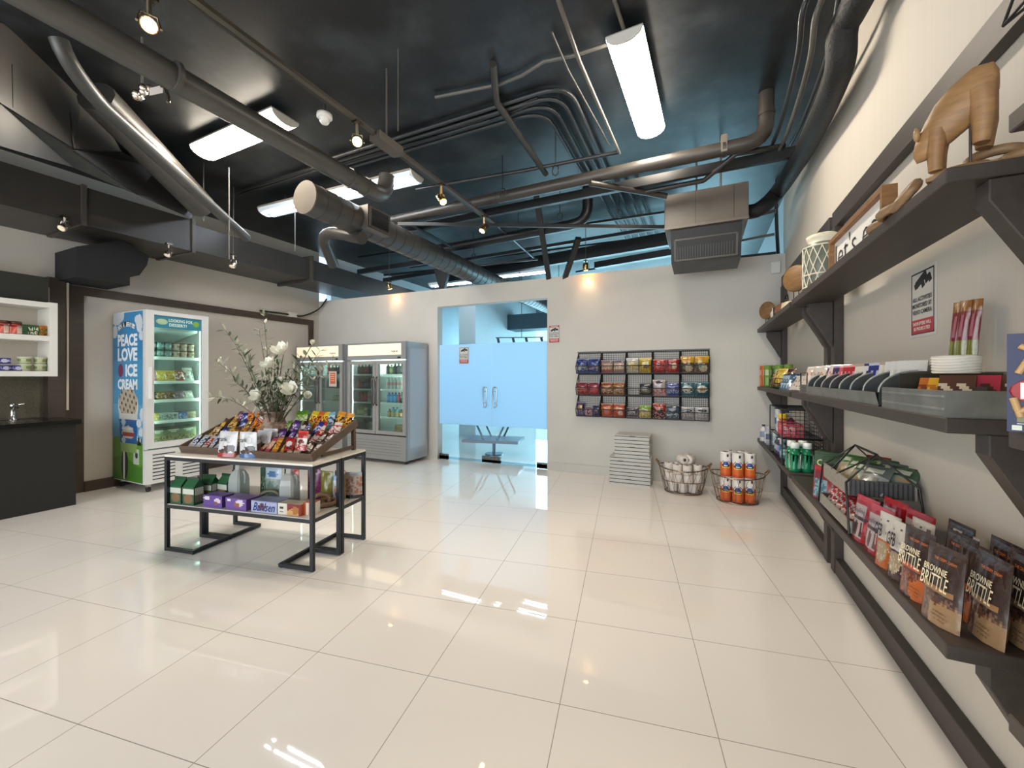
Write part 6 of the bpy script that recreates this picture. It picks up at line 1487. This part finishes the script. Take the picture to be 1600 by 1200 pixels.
for k in range(5): xx = -lx2+2*lx2*k/4; b.box(xx-.003, xx+.003, -ly2-.002, -ly2+.001, .004, h2, 'd03850'); b.box(xx-.003, xx+.003, ly2-.001, ly2+.002, .004, h2, 'd03850')
for k in range(4): z = .02+k*.025; b.box(-lx2-.0025, -lx2+.0015, -ly2, ly2, z-.003, z+.003, 'd03850'); b.box(-lx2, lx2, -ly2-.0025, -ly2+.0015, z-.003, z+.003, 'd03850')
part(b, 'basket_wall', PLAS, t)
part(MB().tube([(-lx2,-ly2,h2),(lx2,-ly2,h2),(lx2,ly2,h2),(-lx2,ly2,h2)], .006, 'd03850', 6, closed=True), 'basket_rim', PLAS, t)
for i in range(7):
    place(bottle('mini', .016, .07, 'e8dce0', 'e0e0e0', 'd8a0b0'), 'small_bottle', 'small white bottle in the red plastic basket, %s from the corner' % ORD[i], 'bottle', (.67+.05*(i%2), 4.34-i*.030, ZL+.231), None, 'small bottles in the red basket')
for i, (y, c1, c2, nm) in enumerate(((4.28,'7088c4','d8dcf0','light blue'),(4.17,'c03030','f0dcd8','red'),(4.08,'b82c2c','e8d0c8','red'))):
    me = pouch('bx%d' % i, .10, .20 if i == 0 else .13, .03, pat(c1, ('n',.2,.8,c2,.3,5)), stand=False, nu=8, nv=10)
    RS(me, 'sachet_packet', '%s packet leaning behind the green bottles, %s of three' % (nm, ORD[i]), 'packet', .70, y, ZL+(.10 if i else .02), 50, 35)
gm = mat('green_liquid', .15, spec=.6, coat=.5)
gb2 = bottle('mouth', .042, .225, '0f7a50', 'e4ece8', 'a8d0b8', (.12,.6), .62, n=20, capz=.80, blob='14845a', m=gm)
for i, (x, y) in enumerate(((.655,3.91),(.735,3.94),(.66,3.81),(.742,3.82))):
    place(gb2, 'mouthwash_bottle', 'green bottle with a white cap on the far low shelf, %s' % ['furthest in the front row','furthest in the back row','nearest in the front row','nearest in the back row'][i], 'bottle', (x, y, ZL), R(-40+i*10))
for i in range(4):
    me = pouch('dsil', .06, .10, .015, pat('5c6a74', ('n',.1,.9,'c8d0d8',.4,3)), stand=False, nu=6, nv=8)
    RS(me, 'sachet_packet', 'grey sachet behind the nearest green bottle, %s from the corner' % ORD[i], 'packet', .81, 3.93-i*.035, ZL, 50, 20, 'grey sachets on the far low shelf')
# ---- low tier, middle unit
ck = carton('club', .16, .055, .22, pat('2f5a2c', ('r',.15,.8,.55,.72,'2f5a2c'), ('b',.9,1,'1f4420'), ('e',.5,.25,.4,.2,'c89050'), ('b',.42,.46,'b03830')), '8aa838', '3c6834')
for i, y in enumerate((3.46, 3.22)):
    o = RS(ck, 'cracker_box', 'green cracker box behind the two-tier basket, %s' % ['the far one','the near one'][i], 'carton', .80 - .01*i, y, ZL, 66)
    text('CLUB', .13, .045, 'd8dc9c', o, (0, -.036, .145), None, .02)
me = pouch('redblue', .14, .19, .06, pat('b02430', ('r',.15,.75,.05,.62,'9cc0cc'), ('n',.05,.6,'5a8ca0',.35,4), ('b',.62,.85,'8a3040'), ('b',.9,1,'c83844')), nu=12, nv=18)
RS(me, 'snack_bag', 'red bag with a pale blue label left of the two-tier basket', 'packet', .665, 3.02, ZL, 35, 4)
# two-tier basket with a triangular black frame
t = thing('tiered_basket', 'two-tier wooden basket with a triangular black wire handle, low middle shelf', 'tiered basket', (.745, 2.60, ZL))
def tier(z, hy, hx, h, col='8f8a80'):
    for (x0, x1, y0, y1, c_) in ((-hx,-hx+.008,-hy,hy,col), (hx-.008,hx,-hy,hy,col), (-hx+.008,hx-.008,-hy,-hy+.008,'4a4a4a'), (-hx+.008,hx-.008,hy-.008,hy,'4a4a4a')):
        part(MB().box(x0, x1, y0, y1, z, z+h, c_), 'tier_wall', CRATE, t)
    part(MB().box(-hx+.008, hx-.008, -hy+.008, hy-.008, z, z+.006, '7a7468'), 'tier_floor', CRATE, t)
    for k in range(14): xx = -hx+.015 + (2*hx-.03)*k/13; part(MB().box(xx-.002, xx+.002, -hy-.003, -hy, z+.004, z+h-.004, '2c2c30'), 'wire_bar', BLACKM, t)
tier(.02, .26, .13, .055); tier(.18, .20, .125, .075)
for y in (-.3, .3):
    s_ = 1 if y > 0 else -1
    part(MB().tube(L3((-.135, s_*.27, .02), (-.13, s_*.205, .24), (0, s_*.15, .37), (.13, s_*.205, .24), (.135, s_*.27, .02)), .005, '141416', 6), 'frame_wire', BLACKM, t)
part(MB().cyl((0,-.15,.37), (0,.15,.37), .006, '141416', 6), 'handle', BLACKM, t)
for s_ in (-1, 1): part(MB().tube(L3((0, s_*.15, .37), (-.125, s_*.05, .25)), .0045, '141416', 6), 'frame_wire', BLACKM, t)
trm = [('green and clear','5c8a50','c8c8b0','d8b080'),('dark green','3c5c44','a8b0a0','c8a070'),('grey','6c7470','b0b4b0','8a8880'),('red','a03c30','d8b8a8','e0d0b0')]
for i, (x, y, k) in enumerate(((-.05,.16,0),(-.05,.03,0),(.05,.18,3),(.05,.07,1),(-.05,-.09,1),(.05,-.05,2),(-.04,-.19,2),(.06,-.17,1))):
    nm, c1, c2, c3 = trm[k]
    me = pouch('tr%s%d' % (nm[0:4], i%2), .12, .15, .06, pat(c2, ('b',.6,1,c1), ('n',.1,.5,c3,.45,4+i%2), ('r',.25,.75,.66,.85,'d8dcc8')), stand=False, nu=10, nv=12, seed=i)
    RS(me, 'snack_bag', '%s nut bag heaped in the upper basket tier, %s from the far end' % (nm, ORD[i]), 'packet', .745+x, 2.60+y*.85, ZL+.19, 40, 38, 'bags in the upper tier')
for i, (x, y, k) in enumerate(((-.08,.30,'r'),(-.08,.19,'r'),(-.08,.08,'r'),(.0,.28,'b'),(-.08,-.04,'r'),(.02,.1,'w'),(-.07,-.16,'r'),(.02,-.1,'b'),(.04,-.26,'b'))):
    c = {'r':('red and white','b02430','e8d8d4'),'b':('navy','24386c','a8b4cc'),'w':('cream','d8ccb0','8a7050')}[k]
    me = pouch('lt'+k, .10, .12, .04, pat(c[1], ('d',3,3,.1,.9,c[2]), ('b',.85,1,c[1])), stand=False, nu=8, nv=10, seed=i)
    RS(me, 'snack_bag', '%s packet in the lower basket tier, %s from the far end' % (c[0], ORD[i]), 'packet', .745+x, 2.60+y*.72, ZL+.03, 45, 50, 'packets in the lower tier')
# red wafer bags
for i, (x, y, fc) in enumerate(((.655,2.30,14),(.66,2.16,12),(.75,2.30,14),(.77,2.14,12))):
    me = pouch('pir', .155, .20, .05, pat('b01c28', ('r',.0,.62,.08,.82,'c8b4b4'), ('d',4.2,.35,.1,.42,'6a3c30'), ('b',.48,.52,'4a2c34'), ('b',.9,1,'d03a40'), ('e',.8,.35,.14,.2,'c85c64')), nu=20, nv=26, seed=2)
    o = RS(me, 'wafer_bag', 'red wafer roll bag on the low middle shelf, %s' % ['front row far','front row near','back row far','back row near'][i], 'packet', x, y, ZL, fc, 5)
    text('pirouline', .10, .026, '3c3440', o, (-.02, -.026, .135), (R(-6),0,0), .01)
# white-topped bags
for i, (x, y, foot, fc) in enumerate(((.648,2.035,'c8682c',16),(.652,1.93,'54383a',16),(.73,2.00,'7c4438',14),(.80,1.90,'6a4434',12))):
    me = pouch('gfb%d' % i, .108, .205, .05, pat(foot, ('b',.5,1,'e4ddd2'), ('e',.42,.28,.3,.2,'b8a080'), ('n',.14,.40,'d8c8a8',.25,4+i), ('r',.1,.2,.82,.87,'8a8078'), ('r',.45,.55,.85,.88,'6a6058'), ('r',.75,.88,.82,.88,'8a8078')), nu=20, nv=28, seed=4)
    o = RS(me, 'bite_bag', 'white-topped snack pouch, %s' % ['orange foot, front row of the low middle shelf','dark brown foot, front row beside the brown brittle bags','standing behind the orange-footed one','tallest at the back beside the brown brittle bags'][i], 'packet', x, y, ZL, fc, 4)
    text('GFB', .04, .05, '24242a', o, (-.026, -.0205, .138), (R(-4),0,0), .02); text('BITES', .028, .009, '4a4448', o, (.025, -.0205, .135), (R(-4),0,0))
# brown brittle bags
def brittle(i, x, y, fc, lean, kind, lab, sc=1.0, fronts=True):
    base = '46342f'; sc *= .76
    if kind == 'o': me = pouch('brO', .165, .30, .06, pat(base, ('b',0,.40,base), ('e',.35,.22,.42,.2,'6e4030'), ('n',.02,.38,'a85a3c',.35,4), ('e',.78,.14,.3,.15,'d8702c'), ('r',.0,.75,.40,.47,'d06030'), ('b',.95,1,'4c3a34')), nu=22, nv=30, seed=7)
    else: me = pouch('brK', .165, .30, .06, pat(base, ('r',.35,1,0,.29,'b08c64'), ('e',.22,.2,.42,.22,'6c4a3e'), ('n',.02,.36,'8a6450',.25,4), ('r',.35,1,0,.27,'b08c64'), ('n',.22,.34,'6a4838',.3,6), ('r',.1,.85,.40,.45,'b88a5c'), ('b',.95,1,'4c3a34')), nu=22, nv=30, seed=7)
    o = RS(me, 'brittle_bag', lab, 'packet', x, y, ZL, fc, lean)
    o.scale = (sc, sc, sc)
    if fronts:
        k = R(-5)
        text('BROWNIE', .10, .026, 'e0d4b4', o, (-.012, -.024, .205), (k,0,0), .015)
        text('BRITTLE', .115, .055, 'e4d8b4', o, (-.01, -.027, .160), (k,0,0), .0)
        text('THE CRISPY, CHEWY', .095, .013, 'c8703c', o, (.02, -.018, .25), (k,0,0), .01)
        for j, ww in enumerate((.06, .07, .05)): text(['CRISPY', 'GOODNESS', '4 OZ'][j], ww, .006, '4a342c', o, (.03, -.0305, .052-.014*j), (k,0,0))
brittle(0, .645, 1.795, 16, 4, 'o', 'brown brittle bag with an orange foot, furthest of the front row')
brittle(1, .645, 1.64, 17, 5, 'k', 'brown brittle bag with a tan foot, nearest of the front row')
brittle(2, .745, 1.80, 10, 5, 'o', 'brown brittle bag in the second row, leaning behind the orange-footed one')
brittle(3, .725, 1.60, 6, 5, 'k', 'brown brittle bag with a tan foot, large and nearest the shelf end', 1.03)
brittle(4, .82, 1.74, 6, 4, 'k', 'brown brittle bag at the back, against the wall, further from the shelf end', 1.05)
brittle(5, .80, 1.61, 4, 4, 'k', 'brown brittle bag at the back, against the wall, at the shelf end', 1.08)
brittle(6, .80, 1.93, 8, 4, 'k', 'brown brittle bag in the second row, right behind the white-topped pouches', 1.0, False)
brittle(7, .735, 1.70, 8, 4, 'o', 'brown brittle bag squeezed between the second and the front row', 1.02, False)
brittle(8, .865, 1.67, 2, 2, 'k', 'plain-looking brown brittle bag at the very back, between its neighbours', 1.1, False)
# ---- nearest unit low shelf: white package cut off by the frame
me = pouch('whitepkg', .17, .23, .08, pat('ece8de', ('d',1.4,3.2,.1,.66,'5c6c84'), ('w',.25,.05,8,.06,'34486c'), ('b',.7,1,'f2eee4')), stand=False, nu=18, nv=22, seed=9)
RS(me, 'paper_package', 'white and slate blue patterned package cut off at the right edge, nearest low shelf', 'packet', .70, 1.19, ZL, 50, 0)
